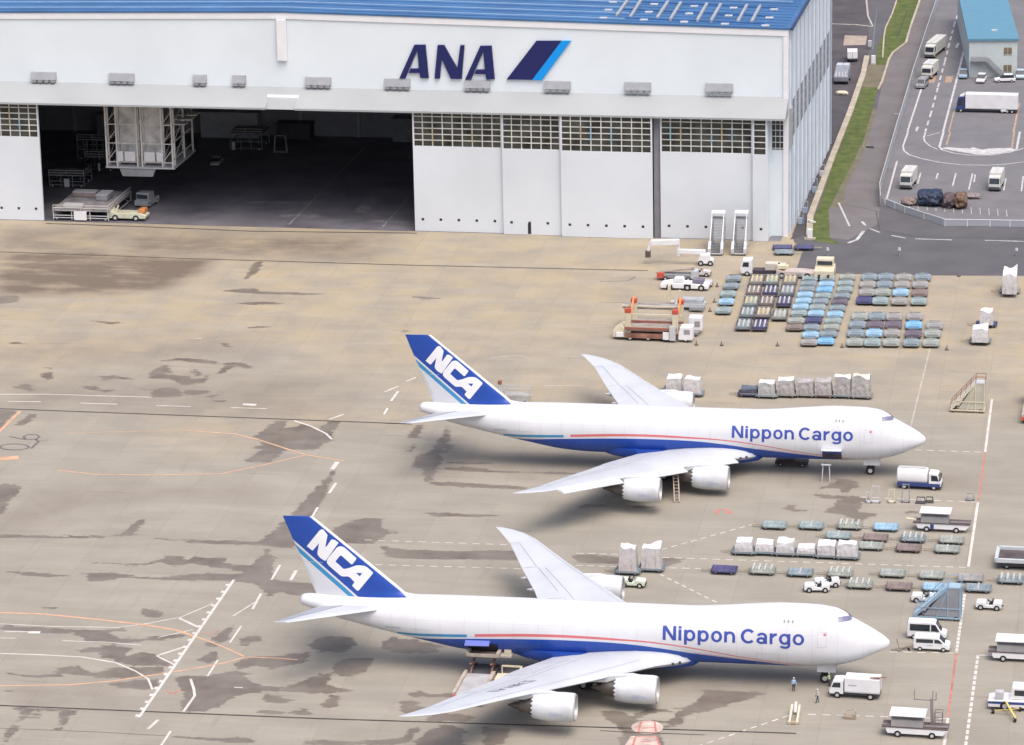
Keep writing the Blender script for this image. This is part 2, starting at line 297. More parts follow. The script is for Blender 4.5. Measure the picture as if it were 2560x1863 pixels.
def asphalt(name, a, b_, sc=.15):
    m = bpy.data.materials.new(name); m.use_nodes = True; N = m.node_tree.nodes; L = m.node_tree.links; b = N['Principled BSDF']
    g = N.new('ShaderNodeNewGeometry'); n1 = N.new('ShaderNodeTexNoise'); n1.inputs['Scale'].default_value = sc; n1.inputs['Detail'].default_value = 8; n1.inputs['Roughness'].default_value = .65
    cr = N.new('ShaderNodeValToRGB'); cr.color_ramp.elements[0].position = .32; cr.color_ramp.elements[1].position = .7; cr.color_ramp.elements[0].color = (*a, 1); cr.color_ramp.elements[1].color = (*b_, 1)
    L.new(g.outputs['Position'], n1.inputs['Vector']); L.new(n1.outputs[0], cr.inputs[0]); L.new(cr.outputs[0], b.inputs['Base Color']); b.inputs['Roughness'].default_value = .85; b.inputs['Specular IOR Level'].default_value = .25
    return m
# ------------------------------------------------------------------ freighter aircraft (nose at origin, pointing +x; s = metres aft of the nose)
FS = np.array([
 # s, z bottom, z top, half width, z of greatest width
 (0,5.36,5.40,.03,5.38),(.08,5.05,5.72,.36,5.36),(.4,4.78,6.02,.75,5.34),(1.2,4.35,6.58,1.3,5.3),(2.3,3.88,7.22,1.85,5.28),(3.5,3.32,7.86,2.3,5.28),(4.7,2.93,8.5,2.62,5.3),(5.3,2.76,8.98,2.75,5.32),(5.9,2.62,9.34,2.87,5.35),
 (7,2.4,9.72,3.0,5.38),(9.2,2.24,9.98,3.15,5.42),(12.7,2.16,10.02,3.24,5.48),(17,2.16,9.74,3.25,5.5),(21.5,2.16,9.32,3.25,5.52),(25,2.16,9.14,3.25,5.55),(31,2.18,9.16,3.25,5.6),(40,2.18,9.24,3.25,5.65),
 (48.5,2.28,9.3,3.25,5.7),(53,2.62,9.3,3.23,5.8),(57.5,3.48,9.28,3.08,6.1),(61,4.2,9.2,2.8,6.5),(66.8,5.45,9.02,2.05,7.2),(70,6.25,8.98,1.6,7.6),(73.2,7.3,8.98,.95,8.15),(73.9,7.5,8.86,.78,8.2),(74.2,7.85,8.55,.4,8.2)])
def _pchip(x, y, q):
    h = np.diff(x); d = np.diff(y)/h; m = np.zeros_like(y); m[0], m[-1] = d[0], d[-1]
    for i in range(1, len(x)-1): m[i] = 0 if d[i-1]*d[i] <= 0 else (h[i-1]+h[i])/(h[i-1]/d[i-1]+h[i]/d[i])*1.0
    i = np.clip(np.searchsorted(x, q)-1, 0, len(x)-2); t = (q-x[i])/h[i]
    return (2*t**3-3*t**2+1)*y[i]+(t**3-2*t**2+t)*h[i]*m[i]+(-2*t**3+3*t**2)*y[i+1]+(t**3-t**2)*h[i]*m[i+1]
def fus(s): return tuple(float(_pchip(FS[:, 0], FS[:, k], s)) for k in (1, 2, 3, 4))
NE_ = 2.15
def ysurf(s, z):
    zb, zt, hw, zc = fus(s); t = (z-zc)/((zt-zc) if z > zc else (zc-zb)); t = min(abs(t), 1)
    return hw*(1-t**NE_)**(1/NE_)
#--END FUS
def wing_z(y): return 3.0+.1228*(abs(y)-3.25)
def fin_half(s, z):
    k = (19.3-z)/10; le = np.interp(z, [9.0, 9.4, 9.6, 11, 19.3], [57.5, 59.4, 60.6, 62.25, 72.3]); te = 76.1-(19.2-z)*.385
    c = max(te-le, .5); x = min(max((s-le)/c, 0), 1); th = .085+.015*k
    return max(.02, 5*th*c*(.2969*math.sqrt(x)-.126*x-.3516*x*x+.2843*x**3-.1036*x**4))
def graph_mat(name, build):
    m = bpy.data.materials.new(name); m.use_nodes = True; N = m.node_tree.nodes; L = m.node_tree.links; b = N['Principled BSDF']
    def mth(op, *a):
        n = N.new('ShaderNodeMath'); n.operation = op
        for k, v in enumerate(a):
            if isinstance(v, (int, float)): n.inputs[k].default_value = v
            else: L.new(v, n.inputs[k])
        return n.outputs[0]
    def mix(f, a, c):
        n = N.new('ShaderNodeMix'); n.data_type = 'RGBA'
        for k, v in ((0, f), (6, a), (7, c)):
            if isinstance(v, tuple): n.inputs[k].default_value = (*v, 1)
            else: L.new(v, n.inputs[k])
        return n.outputs[2]
    def curve(x, pts, xm, ym):
        n = N.new('ShaderNodeFloatCurve'); c = n.mapping.curves[0]
        pts = [(p[0]/xm, p[1]/ym) for p in pts]; c.points[0].location = pts[0]; c.points[1].location = pts[-1]
        for p in pts[1:-1]: c.points.new(*p)
        n.mapping.update(); L.new(mth('DIVIDE', x, xm), n.inputs['Value']); return mth('MULTIPLY', n.outputs[0], ym)
    def band(x, lo, hi): return mth('MULTIPLY', mth('GREATER_THAN', x, lo), mth('LESS_THAN', x, hi))
    tc = N.new('ShaderNodeTexCoord'); sp = N.new('ShaderNodeSeparateXYZ'); L.new(tc.outputs['Object'], sp.inputs[0])
    s = mth('MULTIPLY', sp.outputs[0], -1.0); z = sp.outputs[2]
    c = build(mth, mix, curve, band, s, z)
    nz = N.new('ShaderNodeTexNoise'); nz.inputs['Scale'].default_value = .35; nz.inputs['Detail'].default_value = 7; L.new(tc.outputs['Object'], nz.inputs['Vector'])
    mp = N.new('ShaderNodeMapRange'); mp.inputs[1].default_value = .35; mp.inputs[2].default_value = .75; mp.inputs[3].default_value = 1.02; mp.inputs[4].default_value = .93; L.new(nz.outputs[0], mp.inputs[0])
    vm = N.new('ShaderNodeVectorMath'); vm.operation = 'SCALE'; L.new(c, vm.inputs[0]); L.new(mp.outputs[0], vm.inputs['Scale'])
    L.new(vm.outputs[0], b.inputs['Base Color']); b.inputs['Roughness'].default_value = .28; b.inputs['Specular IOR Level'].default_value = .45
    return m
AW = (.64, .655, .68); ABL = (.018, .07, .36); ACY = (.045, .27, .5); ARD = (.62, .16, .17)
def _liv(mth, mix, curve, band, s, z):
    zb = curve(s, [(0,0),(9,1.6),(12,2.6),(15.2,3.15),(18.2,3.5),(21.7,3.9),(24.5,4.2),(28.7,4.77),(33,5.15),(38,5.28),(44,5.24),(50,5.03),(54,4.82),(57.2,4.56),(61,4.25),(64,4.05),(80,3)], 80, 12)
    blue = mth('LESS_THAN', z, zb)
    rc = curve(s, [(0,1),(10,2.7),(12.4,3.1),(18.2,3.9),(24.5,4.95),(29.8,5.5),(33,5.64),(42,5.8),(51.5,5.44),(60,5),(80,3)], 80, 12)
    rw = curve(s, [(0,.05),(12,.05),(20,.065),(30,.1),(36,.16),(52,.2),(80,.2)], 80, 1)
    red = mth('MULTIPLY', mth('LESS_THAN', mth('ABSOLUTE', mth('SUBTRACT', z, rc)), rw), band(s, 10.5, 51.4))
    cc = curve(s, [(0,5),(50,5.4),(52.4,5.34),(60,5.0),(63,4.85),(80,4)], 80, 12)
    cy = mth('MULTIPLY', mth('LESS_THAN', mth('ABSOLUTE', mth('SUBTRACT', z, cc)), .2), band(s, 52.4, 61.5))
    # fine red pinstripe along the upper edge of the blue, forward part
    pin = mth('MULTIPLY', mth('LESS_THAN', mth('ABSOLUTE', mth('SUBTRACT', z, mth('ADD', zb, .1))), .035), band(s, 10.5, 24))
    c = mix(blue, AW, ABL); c = mix(red, c, ARD); c = mix(cy, c, ACY); c = mix(pin, c, ARD)
    # skin joints: a ring every 3.1 m and two long seams, barely darker than the paint
    jr = mth('LESS_THAN', mth('FRACT', mth('DIVIDE', s, 3.1)), .016); js = mth('MAXIMUM', band(z, 7.05, 7.09), band(z, 8.45, 8.49))
    return mix(mth('MULTIPLY', mth('MAXIMUM', jr, mth('MULTIPLY', js, band(s, 9, 66))), .26), c, (.2, .22, .26))
def _finm(mth, mix, curve, band, s, z):
    d = mth('SUBTRACT', mth('SUBTRACT', z, 9.04), mth('MULTIPLY', mth('SUBTRACT', s, 66.75), .868))
    le = mth('SUBTRACT', mth('SUBTRACT', z, 9.57), mth('MULTIPLY', mth('SUBTRACT', s, 60.53), .827))
    blue = mth('MULTIPLY', mth('GREATER_THAN', d, 0), mth('LESS_THAN', le, -.32))
    c = mix(blue, AW, ABL); return mix(band(d, -1.1, -.36), c, ACY)
LIV = graph_mat('freighter_livery', _liv); FINM = graph_mat('freighter_fin_livery', _finm)
WINGM = mat('wing_grey_white', (.5, .53, .565), .4, var=.06, scale=.3); WINGG = mat('wing_panel_grey', (.32, .35, .4), .45, var=.08)
NACW = mat('nacelle_white', (.62, .645, .67), .35, var=.1, scale=.5); HOT = mat('exhaust_metal', (.16, .14, .13), .45, .7, var=.25); FAN = mat('fan_dark', (.03, .03, .035), .5)
NAVYL = mat('letter_blue', (.042, .075, .34), .4, var=0); LETW = mat('letter_white', (.8, .81, .83), .4, var=0); DOORB = mat('open_door_blue', (.13, .17, .5), .4)
REDDOT = mat('roundel_red', (.55, .2, .27), .5, var=0); HOLD = mat('hold_dark', (.03, .028, .035), .8); FAINT = mat('panel_line_grey', (.5, .52, .55), .5, var=0); COCK = mat('cockpit_glass', (.17, .18, .27), .15, var=0, spec=.6)

def conform(bm, fn):
    for _ in range(3):
        e = [e for e in bm.edges if e.calc_length() > .35]
        if not e: break
        bmesh.ops.subdivide_edges(bm, edges=e, cuts=1); bmesh.ops.triangulate(bm, faces=bm.faces)
    for v in bm.verts: v.co.y = fn(-v.co.x, v.co.z)
def patch(name, polys, m, parent, fn):     # flat outlines in (s, z) laid on a curved skin
    bm = bmesh.new()
    for outer in polys:
        bm.faces.new([bm.verts.new((-s, 0, z)) for s, z in outer])
    bm.normal_update()
    bmesh.ops.triangulate(bm, faces=bm.faces); conform(bm, fn)
    me = bpy.data.meshes.new(name); bm.to_mesh(me); bm.free(); me.materials.append(m); return put(name, me, parent)
def side(s, z): return -ysurf(s, z)-.02
def glyphs():                            # plain grotesque letters: strips of (x, y), cap height 200, stroke about 40
    out = []
    def ring(cx, cy, rx, ry, a0=0, a1=360, wx=39, wy=34, n=28):
        q = []
        for k in range(n+1):
            t = math.radians(a0+(a1-a0)*k/n); q.append(((cx+rx*math.cos(t), cy+ry*math.sin(t)), (cx+(rx-wx)*math.cos(t), cy+(ry-wy)*math.sin(t))))
        return q
    def bar(x0, y0, x1, y1): return [((x0, y0), (x1, y0)), ((x0, y1), (x1, y1))]
    def O(x0, x1): return ring((x0+x1)/2, 78, (x1-x0)/2, 82)
    out.append([bar(85,0,127,200), bar(227,0,268,200), [((85,200),(134,200)), ((220,0),(268,0))]])
    out.append([bar(299,0,340,157), bar(299,168,340,200)])
    for x0, x1 in ((375,530),(560,712)): out.append([bar(x0,-58,x0+39,157), O(x0+4, x1)])
    out.append([O(742,892)])
    out.append([bar(920,0,959,157), ring(997,84,73,76,0,150), bar(1031,0,1070,86)])
    out.append([ring(1246,100,101,104,42,318,42,36)])
    out.append([ring(1422,47,66,51), bar(1462,0,1501,105), ring(1431,104,70,57,0,165,38,32)])
    out.append([bar(1535,0,1574,157), ring(1620,76,76,82,78,160,38,36)])
    out.append([ring(1736,78,76,80), bar(1776,-10,1815,157), ring(1740,-12,75,50,-160,0,39,33)])
    out.append([O(1845,2000)])
    return out
def text_mesh(body, offset=.04):
    cu = bpy.data.curves.new('lettering', 'FONT'); cu.body = body; cu.fill_mode = 'FRONT'; cu.offset = offset; cu.resolution_u = 6
    o = bpy.data.objects.new('lettering', cu); me = bpy.data.meshes.new_from_object(o); bpy.data.objects.remove(o); bpy.data.curves.remove(cu); return me
NCA_N = [(71.17,17.68),(70.89,17.63),(70.4,16.97),(70.48,16.57),(70.72,15.42),(70.56,15.47),(69.98,16.33),(69.79,16.42),(69.47,16.33),(69.03,15.99),(70.73,13.56),(70.95,13.58),(71.47,13.91),(71.74,14.28),(71.79,14.54),(71.52,15.85),(72.37,14.83),(72.49,14.85),(73.15,15.35),(71.42,17.52)]
NCA_C = [(69.01,15.51),(68.64,15.56),(68.28,15.38),(66.78,14.05),(66.84,13.88),(67.29,13.27),(67.46,13.26),(68.68,14.34),(68.89,14.31),(69.48,13.53),(68.5,12.63),(68.33,12.6),(67.76,12.75),(66.85,13.12),(66.36,13.15),(65.8,13.1),(65.4,12.88),(64.72,12.27),(64.75,12.1),(66.55,9.87),(66.72,9.78),(66.92,9.9),(67.39,10.39),(67.38,10.52),(67.09,10.91),(67.68,11.52),(67.96,11.64),(68.53,11.59),(68.85,11.65),(70.36,12.94),(70.59,13.27),(70.58,13.61),(70.41,13.95),(69.26,15.35)]
NCA_H = [(66.87,12.16),(66.07,12.16),(66.37,11.73)]
def airfoil(n=14, t=.12):
    xs = [.5*(1-math.cos(math.pi*i/n)) for i in range(n+1)]
    yt = [5*t*(.2969*math.sqrt(x)-.126*x-.3516*x*x+.2843*x**3-.1036*x**4) for x in xs]
    return [(x, y*1.25) for x, y in zip(xs, yt)][::-1]+[(x, -y*.75) for x, y in zip(xs, yt)][1:-1]
LE = ([0,3.25,5.6,14.0,24.7,30.9,32.6,33.6,34.1,34.25],[22.3,25.2,28.3,34.95,44.1,49.0,50.9,52.7,54.0,54.9])
TE = ([0,3.25,7.2,11.0,15.9,22.6,29.5,33.0,34.1,34.25],[41.2,41.5,43.4,45.2,46.9,49.7,52.35,54.3,55.0,55.1])
def wing_surf(y, s, up=.02):             # top skin height
    a, b = np.interp(abs(y), *LE), np.interp(abs(y), *TE); c = b-a; x = min(max((s-a)/c, 0), 1); t = np.interp(abs(y), [0,12,34], [.125,.1,.08])
    return wing_z(y)+c*1.25*5*t*(.2969*math.sqrt(x)-.126*x-.3516*x*x+.2843*x**3-.1036*x**4)+up
def make_wing(root, sg, slats):
    rings = []
    for y in [1.5,3.25,4.5,5.6,7.2,9,11,14,16,19,22,24.7,27,29.5,30.9,32,32.6,33.2,33.6,33.9,34.1,34.22]:
        a, b = np.interp(y, *LE), np.interp(y, *TE); t = np.interp(y, [0,12,34], [.125,.1,.08])
        rings.append([(-(a+x*(b-a)), sg*y, wing_z(y)+h*(b-a)) for x, h in airfoil(12, t)])
    w = MB().loft(rings).build('wing', WINGM, root, smooth=40)
    # panel outlines of flaps, ailerons and spoilers as thin raised seams
    def seam(name, y0, f0, y1, f1, wd=.09, m=WINGG):
        q = []
        for k in range(9):
            y = y0+(y1-y0)*k/8; f = f0+(f1-f0)*k/8; a, b = np.interp(y, *LE), np.interp(y, *TE); q.append((a+f*(b-a), y))
        mb = MB()
        for (s0, ya), (s1, yb) in zip(q, q[1:]):
            dx, dy = s1-s0, yb-ya; l = math.hypot(dx, dy); nx, ny = -dy/l*wd/2, dx/l*wd/2
            mb.add([(-(s0+nx), sg*(ya+ny), wing_surf(ya, s0)), (-(s1+nx), sg*(yb+ny), wing_surf(yb, s1)), (-(s1-nx), sg*(yb-ny), wing_surf(yb, s1)), (-(s0-nx), sg*(ya-ny), wing_surf(ya, s0))], [(0,1,2,3)])
        mb.build(name, m, w)
    seam('flap_seam', 6, .74, 13.5, .7); seam('spoiler_seam', 6.5, .62, 22, .6); seam('aileron_seam', 22.5, .73, 29.5, .72); seam('flap_seam', 15.5, .72, 22.3, .72)
    for y in (13.6, 22.4, 29.5): seam('flap_seam', y, .73, y+.02, .99)
    for y in (8.2, 12.4, 17.2, 20.4):                                # flap track fairings
        a, b = np.interp(y, *LE), np.interp(y, *TE); s0, s1 = a+.62*(b-a), b+.7; r = .34
        rr = [[(-(s0+(s1-s0)*u), sg*(y+r*k*math.cos(t)), wing_z(y)-.42+1.25*r*k*math.sin(t)) for t in [2*math.pi*i/10 for i in range(10)]] for u, k in ((0,.1),(.15,.7),(.4,1),(.7,.85),(.92,.4),(1,.08))]
        MB().loft(rr).build('flap_track_fairing', WINGM, w, smooth=60)
    if slats:
        for y0, y1 in ((5.0,10.6),(12.8,19.8),(22.2,31.0)):
            rr = []
            for k in range(9):
                y = y0+(y1-y0)*k/8; a = np.interp(y, *LE); z = wing_z(y); c = 1.15
                rr.append([(-(a+x), sg*y, z+h) for x, h in ((.25,.2),(-.35,-.02),(-.9,-.5),(-.85,-.62),(-.25,-.3),(.3,-.12))])
            MB().loft(rr).build('slat', NACW, w, smooth=30)
    else:
        seam('slat_seam', 6, .12, 31.5, .14, .06)
    return w
def make_engine(root, y, s0, zc):
    n = 32; prof = [(0,1.52),(-.02,1.6),(.12,1.69),(.5,1.76),(1.6,1.8),(3.0,1.78),(4.2,1.66),(5.05,1.48)]
    ring = lambda s, r: [(-(s0+s), y+r*math.cos(2*math.pi*i/n), zc+r*math.sin(2*math.pi*i/n)) for i in range(n)]
    last = [(-(s0+5.05+.28*(1 if i % 2 else -.2)), y+1.42*math.cos(2*math.pi*i/n), zc+1.42*math.sin(2*math.pi*i/n)) for i in range(n)]
    e = MB().loft([ring(*p) for p in prof]+[last, ring(4.6, 1.32), ring(3.6, 1.3)], cap=False).build('engine', NACW, root, smooth=40)
    MB().loft([ring(*p) for p in [(.12,1.7),(-.03,1.61),(-.02,1.5),(.25,1.42),(1.0,1.4)]], cap=False).build('inlet_lip', ALU, e, smooth=60)
    f = MB().loft([ring(1.0, 1.4), ring(1.02, .5)], cap=False)
    f.loft([ring(1.02,.5), ring(.6,.3), ring(.35,.04)]); f.build('fan', FAN, e, smooth=50)
    MB().loft([ring(*p) for p in [(3.6,1.29),(4.6,1.05),(5.6,.98),(6.5,.8),(6.9,.66)]]).build('core_cowl', HOT, e, smooth=40)
    MB().loft([ring(*p) for p in [(6.6,.5),(7.4,.38),(8.2,.1)]]).build('exhaust_cone', HOT, e, smooth=40)
    zw = wing_z(y); le = float(np.interp(abs(y), *LE))
    top = [(s0+1.6,zc+1.7),(s0+3,zc+2.0),(le+.3,zw+.25),(le+2.6,zw+.2),(le+6.8,zw-.3),(le+5.2,zw-.85),(s0+8.2,zc+.75),(s0+6.2,zc+.8),(s0+5.0,zc+1.2),(s0+3,zc+1.6)]
    MB().prism([(-a, b) for a, b in top], y-.32, y+.32).build('pylon', NACW, e, bevel=.12)
    mm = mat('faint_blue_mark', (.42,.48,.68), .5, var=0)
    me = text_mesh('GEnx', .01); bm = bmesh.new(); bm.from_mesh(me); bpy.data.meshes.remove(me); xm = max(v.co.x for v in bm.verts); ym = max(v.co.y for v in bm.verts)
    for v in bm.verts: v.co = (-(s0+3.0)+v.co.x/xm*1.7, 0, zc-.55+v.co.y/ym*.5)
    bmesh.ops.triangulate(bm, faces=bm.faces); conform(bm, lambda s_, z_: y-math.sqrt(max(.01, 1.815**2-(z_-zc)**2)))
    me = bpy.data.meshes.new('maker_mark'); bm.to_mesh(me); bm.free(); me.materials.append(mm); put('maker_mark', me, e)
    return e
def gear(root, name, s, y, zt, axles, hw, r, m=MGREY):
    g = MB().tube((-s, y, r), (-s, y, zt), .2, .26)
    if len(axles) > 1: g.bar((-s-axles[0]*1.0, y, r), (-s-axles[-1], y, r), .26)
    g.bar((-s, y, 1.4), (-s+1.3, y, zt), .14)
    for a in axles: g.tube((-s-a, y-hw, r), (-s-a, y+hw, r), .09)
    o = g.build(name, m, root, smooth=40)
    for a in axles:
        for sg in (-1, 1): wheel(o, -s-a, y+sg*hw, r, .48)
    return o
def aircraft(name, label, loc, rz, slats, front_door):
    root = thing(name, label, 'aircraft', loc, rz, 'cargo jets parked on the apron')
    n = 56; rings = []
    for s in np.concatenate([[0,.03,.08,.2,.4,.7], np.arange(1.0, 9, .35), np.arange(9, 48, 1.0), np.arange(48, 73.6, .7), [73.6,73.9,74.08,74.18]]):
        zb, zt, hw, zc = fus(s); r = []
        for i in range(n):
            t = 2*math.pi*i/n; c, q = math.cos(t), math.sin(t); k = 2/NE_
            r.append((-s, hw*math.copysign(abs(c)**k, c), zc+((zt-zc) if q > 0 else (zc-zb))*math.copysign(abs(q)**k, q)))
        rings.append(r)
    f = MB().loft(rings).build('fuselage', LIV, root, smooth=60)
    # belly fairing under the wing
    rr = []
    for s, hw, zb in ((23.2,1.2,2.3),(24.2,2.3,1.75),(26,3.1,1.5),(29,3.55,1.4),(36,3.65,1.38),(40.5,3.5,1.4),(43,3.2,1.62),(45.5,2.4,2.0),(47.5,1.2,2.45)):
        rr.append([(-s, hw*math.copysign(abs(math.cos(t))**.7, math.cos(t)), 3.6+(3.6-zb)*math.copysign(abs(math.sin(t))**.7, math.sin(t))) for t in [math.pi+math.pi*i/16 for i in range(17)]])
    MB().loft(rr).build('belly_fairing', mat('belly_blue', ABL, .35, var=.1), root, smooth=60)
    for gl in glyphs():
        bm = bmesh.new()
        for k, st in enumerate(gl):
            b2 = bmesh.new(); vs = [[b2.verts.new((-27.8+(p[0]-85)/1915*17.5, 0, 5.87+p[1]*.0086)) for p in pr_] for pr_ in st]
            for (a, b), (c, d) in zip(vs, vs[1:]): b2.faces.new((a, b, d, c))
            bmesh.ops.remove_doubles(b2, verts=b2.verts, dist=.0001); b2.normal_update(); bmesh.ops.triangulate(b2, faces=b2.faces); conform(b2, lambda s, z: side(s, z)-.006*k)
            m_ = bpy.data.meshes.new('t'); b2.to_mesh(m_); b2.free(); bm.from_mesh(m_); bpy.data.meshes.remove(m_)
        me2 = bpy.data.meshes.new('letter'); bm.to_mesh(me2); bm.free(); me2.materials.append(NAVYL); put('letter', me2, f)
    for sg in (1, -1):
        bm = None
        o = patch('cockpit_window', [COCKPIT], COCK, f, lambda s, z: sg*side(s, z)*1.02)
        for v in o.data.vertices: v.co.x += .07; v.co.z += .05
    for s, z in CABIN: patch('cabin_window', [[(s-.11,z-.17),(s+.11,z-.17),(s+.11,z+.17),(s-.11,z+.17)]], MGREY, f, side)
    def outline(name, s0, s1, z0, z1, w=.05):
        patch(name, [[(s0,z0),(s1,z0),(s1,z0+w),(s0,z0+w)],[(s0,z1-w),(s1,z1-w),(s1,z1),(s0,z1)],[(s0,z0+w),(s0+w,z0+w),(s0+w,z1-w),(s0,z1-w)],[(s1-w,z0+w),(s1,z0+w),(s1,z1-w),(s1-w,z1-w)]], FAINT, f, side)
    outline('crew_door', 7.5, 8.5, 7.9, 9.0); outline('entry_door', 7.55, 8.7, 5.6, 7.55)
    outline('side_panel', 13.4, 16.2, 2.9, 4.6) if not front_door else None
    patch('roundel', [[(ROUND[0]+.19*math.cos(t), ROUND[1]+.19*math.sin(t)) for t in [i*math.pi/7 for i in range(14)]]], REDDOT, f, side)
    patch('tail_marking', [[(60.9,5.75),(62.9,5.75),(62.9,5.95),(60.9,5.95)]], mat('tail_mark_grey', (.42,.45,.5), .5, var=0), f, side)
    patch('registration', [[(57,5.8),(59.8,5.8),(59.8,5.86),(57,5.86)]], FAINT, f, side)
    if front_door:
        patch('hold_opening_shade', [[(11.95,2.75),(14.75,2.75),(14.75,3.75),(11.95,3.75)]], mat('hold_plum', (.09,.07,.1), .8, var=.3), f, side); patch('door_lining', [[(11.95,3.75),(14.75,3.75),(14.75,4.3),(11.95,4.3)]], mat('lining_blue', (.05,.07,.3), .6, var=.1), f, side)  # plum patch paints the dark of the open hold onto the skin
        q = [(-11.9,-3.0,4.35),(-14.8,-3.0,4.35),(-14.8,-4.5,4.62),(-11.9,-4.5,4.62)]
        d = MB().add(q+[(x,y,z+.12) for x, y, z in q], [(0,1,2,3),(7,6,5,4),(0,4,5,1),(1,5,6,2),(2,6,7,3),(3,7,4,0)]).build('open_cargo_door', WHITE, f)
        MB().box(-14.75,-11.95,-3.16,-3.1,4.0,4.34).build('door_frame', NAVYL, f)
    else:
        patch('hold_opening_shade', [[(48.6,2.75),(52.5,3.0),(52.5,4.3),(48.6,4.3)]], HOLD, f, side)  # dark patch on the skin stands in for the shaded hold mouth
        q = [(-49.5,-3.12,4.5),(-52.6,-3.12,4.5),(-52.6,-3.9,4.0),(-49.5,-3.9,4.0)]
        q = [(-49.5,-3.2,4.82),(-52.6,-3.2,4.78),(-52.6,-4.15,4.42),(-49.5,-4.15,4.46)]
        MB().add(q+[(x,y+.1,z-.12) for x, y, z in q], [(3,2,1,0),(4,5,6,7),(0,1,5,4),(1,2,6,5),(2,3,7,6),(3,0,4,7)]).build('open_cargo_door', DOORB, f)
    # registration on top of the near wing, read from behind
    if not slats:
        me = text_mesh('JA18KZ', .01); bm = bmesh.new(); bm.from_mesh(me); bpy.data.meshes.remove(me); x1 = max(v.co.x for v in bm.verts)
        for v in bm.verts:
            u, h = v.co.x/x1, v.co.y; y = -22.6+u*5.6; s0 = float(np.interp(abs(y), *LE)); s1 = float(np.interp(abs(y), *TE)); s_ = s0+(s1-s0)*(.52-.2*h); v.co = (-s_, y, 0)
        bmesh.ops.triangulate(bm, faces=bm.faces)
        for v in bm.verts: v.co.z = wing_surf(v.co.y, -v.co.x, .035)
        me = bpy.data.meshes.new('registration'); bm.to_mesh(me); bm.free(); me.materials.append(mat('registration_grey', (.2,.22,.3), .5, var=0)); put('registration', me, root)
    # fin
    rr = []
    for z in [8.6,9.2,9.35,9.6,10,11,12,13,14,15,16,17,18,18.8,19.25]:
        le = float(np.interp(z, [9.0, 9.4, 9.6, 11, 19.3], [57.5, 59.4, 60.6, 62.25, 72.3])); te = 76.1-(19.2-z)*.385
        xs = [.5*(1-math.cos(math.pi*i/16)) for i in range(17)]
        up = [(-(le+x*(te-le)), fin_half(le+x*(te-le), z), z) for x in xs]; rr.append(up[::-1]+[(a, -b, c) for a, b, c in up[1:-1]])
    fin = MB().loft(rr).build('tail_fin', FINM, root, smooth=50)
    fs = lambda s, z: -fin_half(s, z)-.03
    patch('lettering', [NCA_N], LETW, fin, fs); patch('lettering', [NCA_C], LETW, fin, fs)
    patch('letter_counter', [NCA_H], mat('fin_blue', ABL, .3, var=0), fin, lambda s, z: -fin_half(s, z)-.045)
    patch('rudder_seam', [[(72.25,10.4),(72.33,10.4),(74.5,15.0),(74.42,15.0)],[(71.1,13.28),(73.9,13.28),(73.9,13.33),(71.1,13.33)]], FAINT, fin, lambda s, z: -fin_half(s, z)-.02)
    for sg in (-1, 1):
        rr = []
        for y in (.6,1.5,3,5,7,9,10.6,11.15):
            a = np.interp(y, [.6,1.5,11.15], [62.3,63.2,73.4]); b = np.interp(y, [.6,1.5,11.15], [71.4,71.6,75.2]); c = b-a
            rr.append([(-(a+x*c), sg*y, 7.75+.14*(y-1)+h*c) for x, h in airfoil(10, .09)])
        h = MB().loft(rr).build('tailplane', WINGM, root, smooth=40)
        mb = MB(); q = []
        for y in (1.7, 10.4):
            a = np.interp(y, [1.5,11.15], [63.2,73.4]); b = np.interp(y, [1.5,11.15], [71.6,75.2])
            for k in (.6, .95): q.append((-(a+k*(b-a)), sg*y, 7.75+.14*(y-1)+(b-a)*1.25*.45*(.2969*math.sqrt(k)-.126*k-.3516*k*k+.2843*k**3-.1036*k**4)+.02))
        MB().add(q+[(x,y,z+.03) for x, y, z in q], [(0,1,3,2),(4,6,7,5),(0,4,5,1),(2,3,7,6),(0,2,6,4),(1,5,7,3)]).build('elevator', WINGG, h)
    for sg in (-1, 1):
        make_wing(root, sg, slats)
        make_engine(root, sg*11.7, 27.35, 2.55); make_engine(root, sg*20.9, 36.05, 3.5)
    gear(root, 'nose_gear', 7.95, 0, 3.0, [0], .42, .62)
    for sg in (-1, 1):
        gear(root, 'wing_gear', 36.6, sg*5.5, 3.2, [-.75,.75], .55, .63); gear(root, 'body_gear', 39.8, sg*1.9, 2.4, [-.75,.75], .55, .63)
    for sg in (-1, 1): MB().box(-8.9,-6.6,sg*.75-.03,sg*.75+.03,1.5,2.5).build('gear_door', WHITE, root)
    # wing root landing lights
    for s in (25.7, 26.5): MB().tube((-s, -(3.45+(s-25.2)*.75), 3.2), (-s+.2, -(3.55+(s-25.2)*.75), 3.2), .16).build('landing_light', DGREY, root)
    return root
COCKPIT = [(6.35,9.05),(5.63,9.02),(5.25,8.9),(4.98,8.74),(4.7,8.47),(5.5,8.62),(6.28,8.58)]
CABIN = [(12.79,8.64),(12.3,8.62),(11.78,8.61)]; ROUND = (7.8,7.22)
pa = aircraft('cargo_jet', 'white and blue cargo jet nearer the hangar, with its slats out', (0,0,0), 0, True, True)
pb = aircraft('cargo_jet', 'white and blue cargo jet with a loader at its open rear hold door', (-.081,-83.156,0), -.00595, False, False)

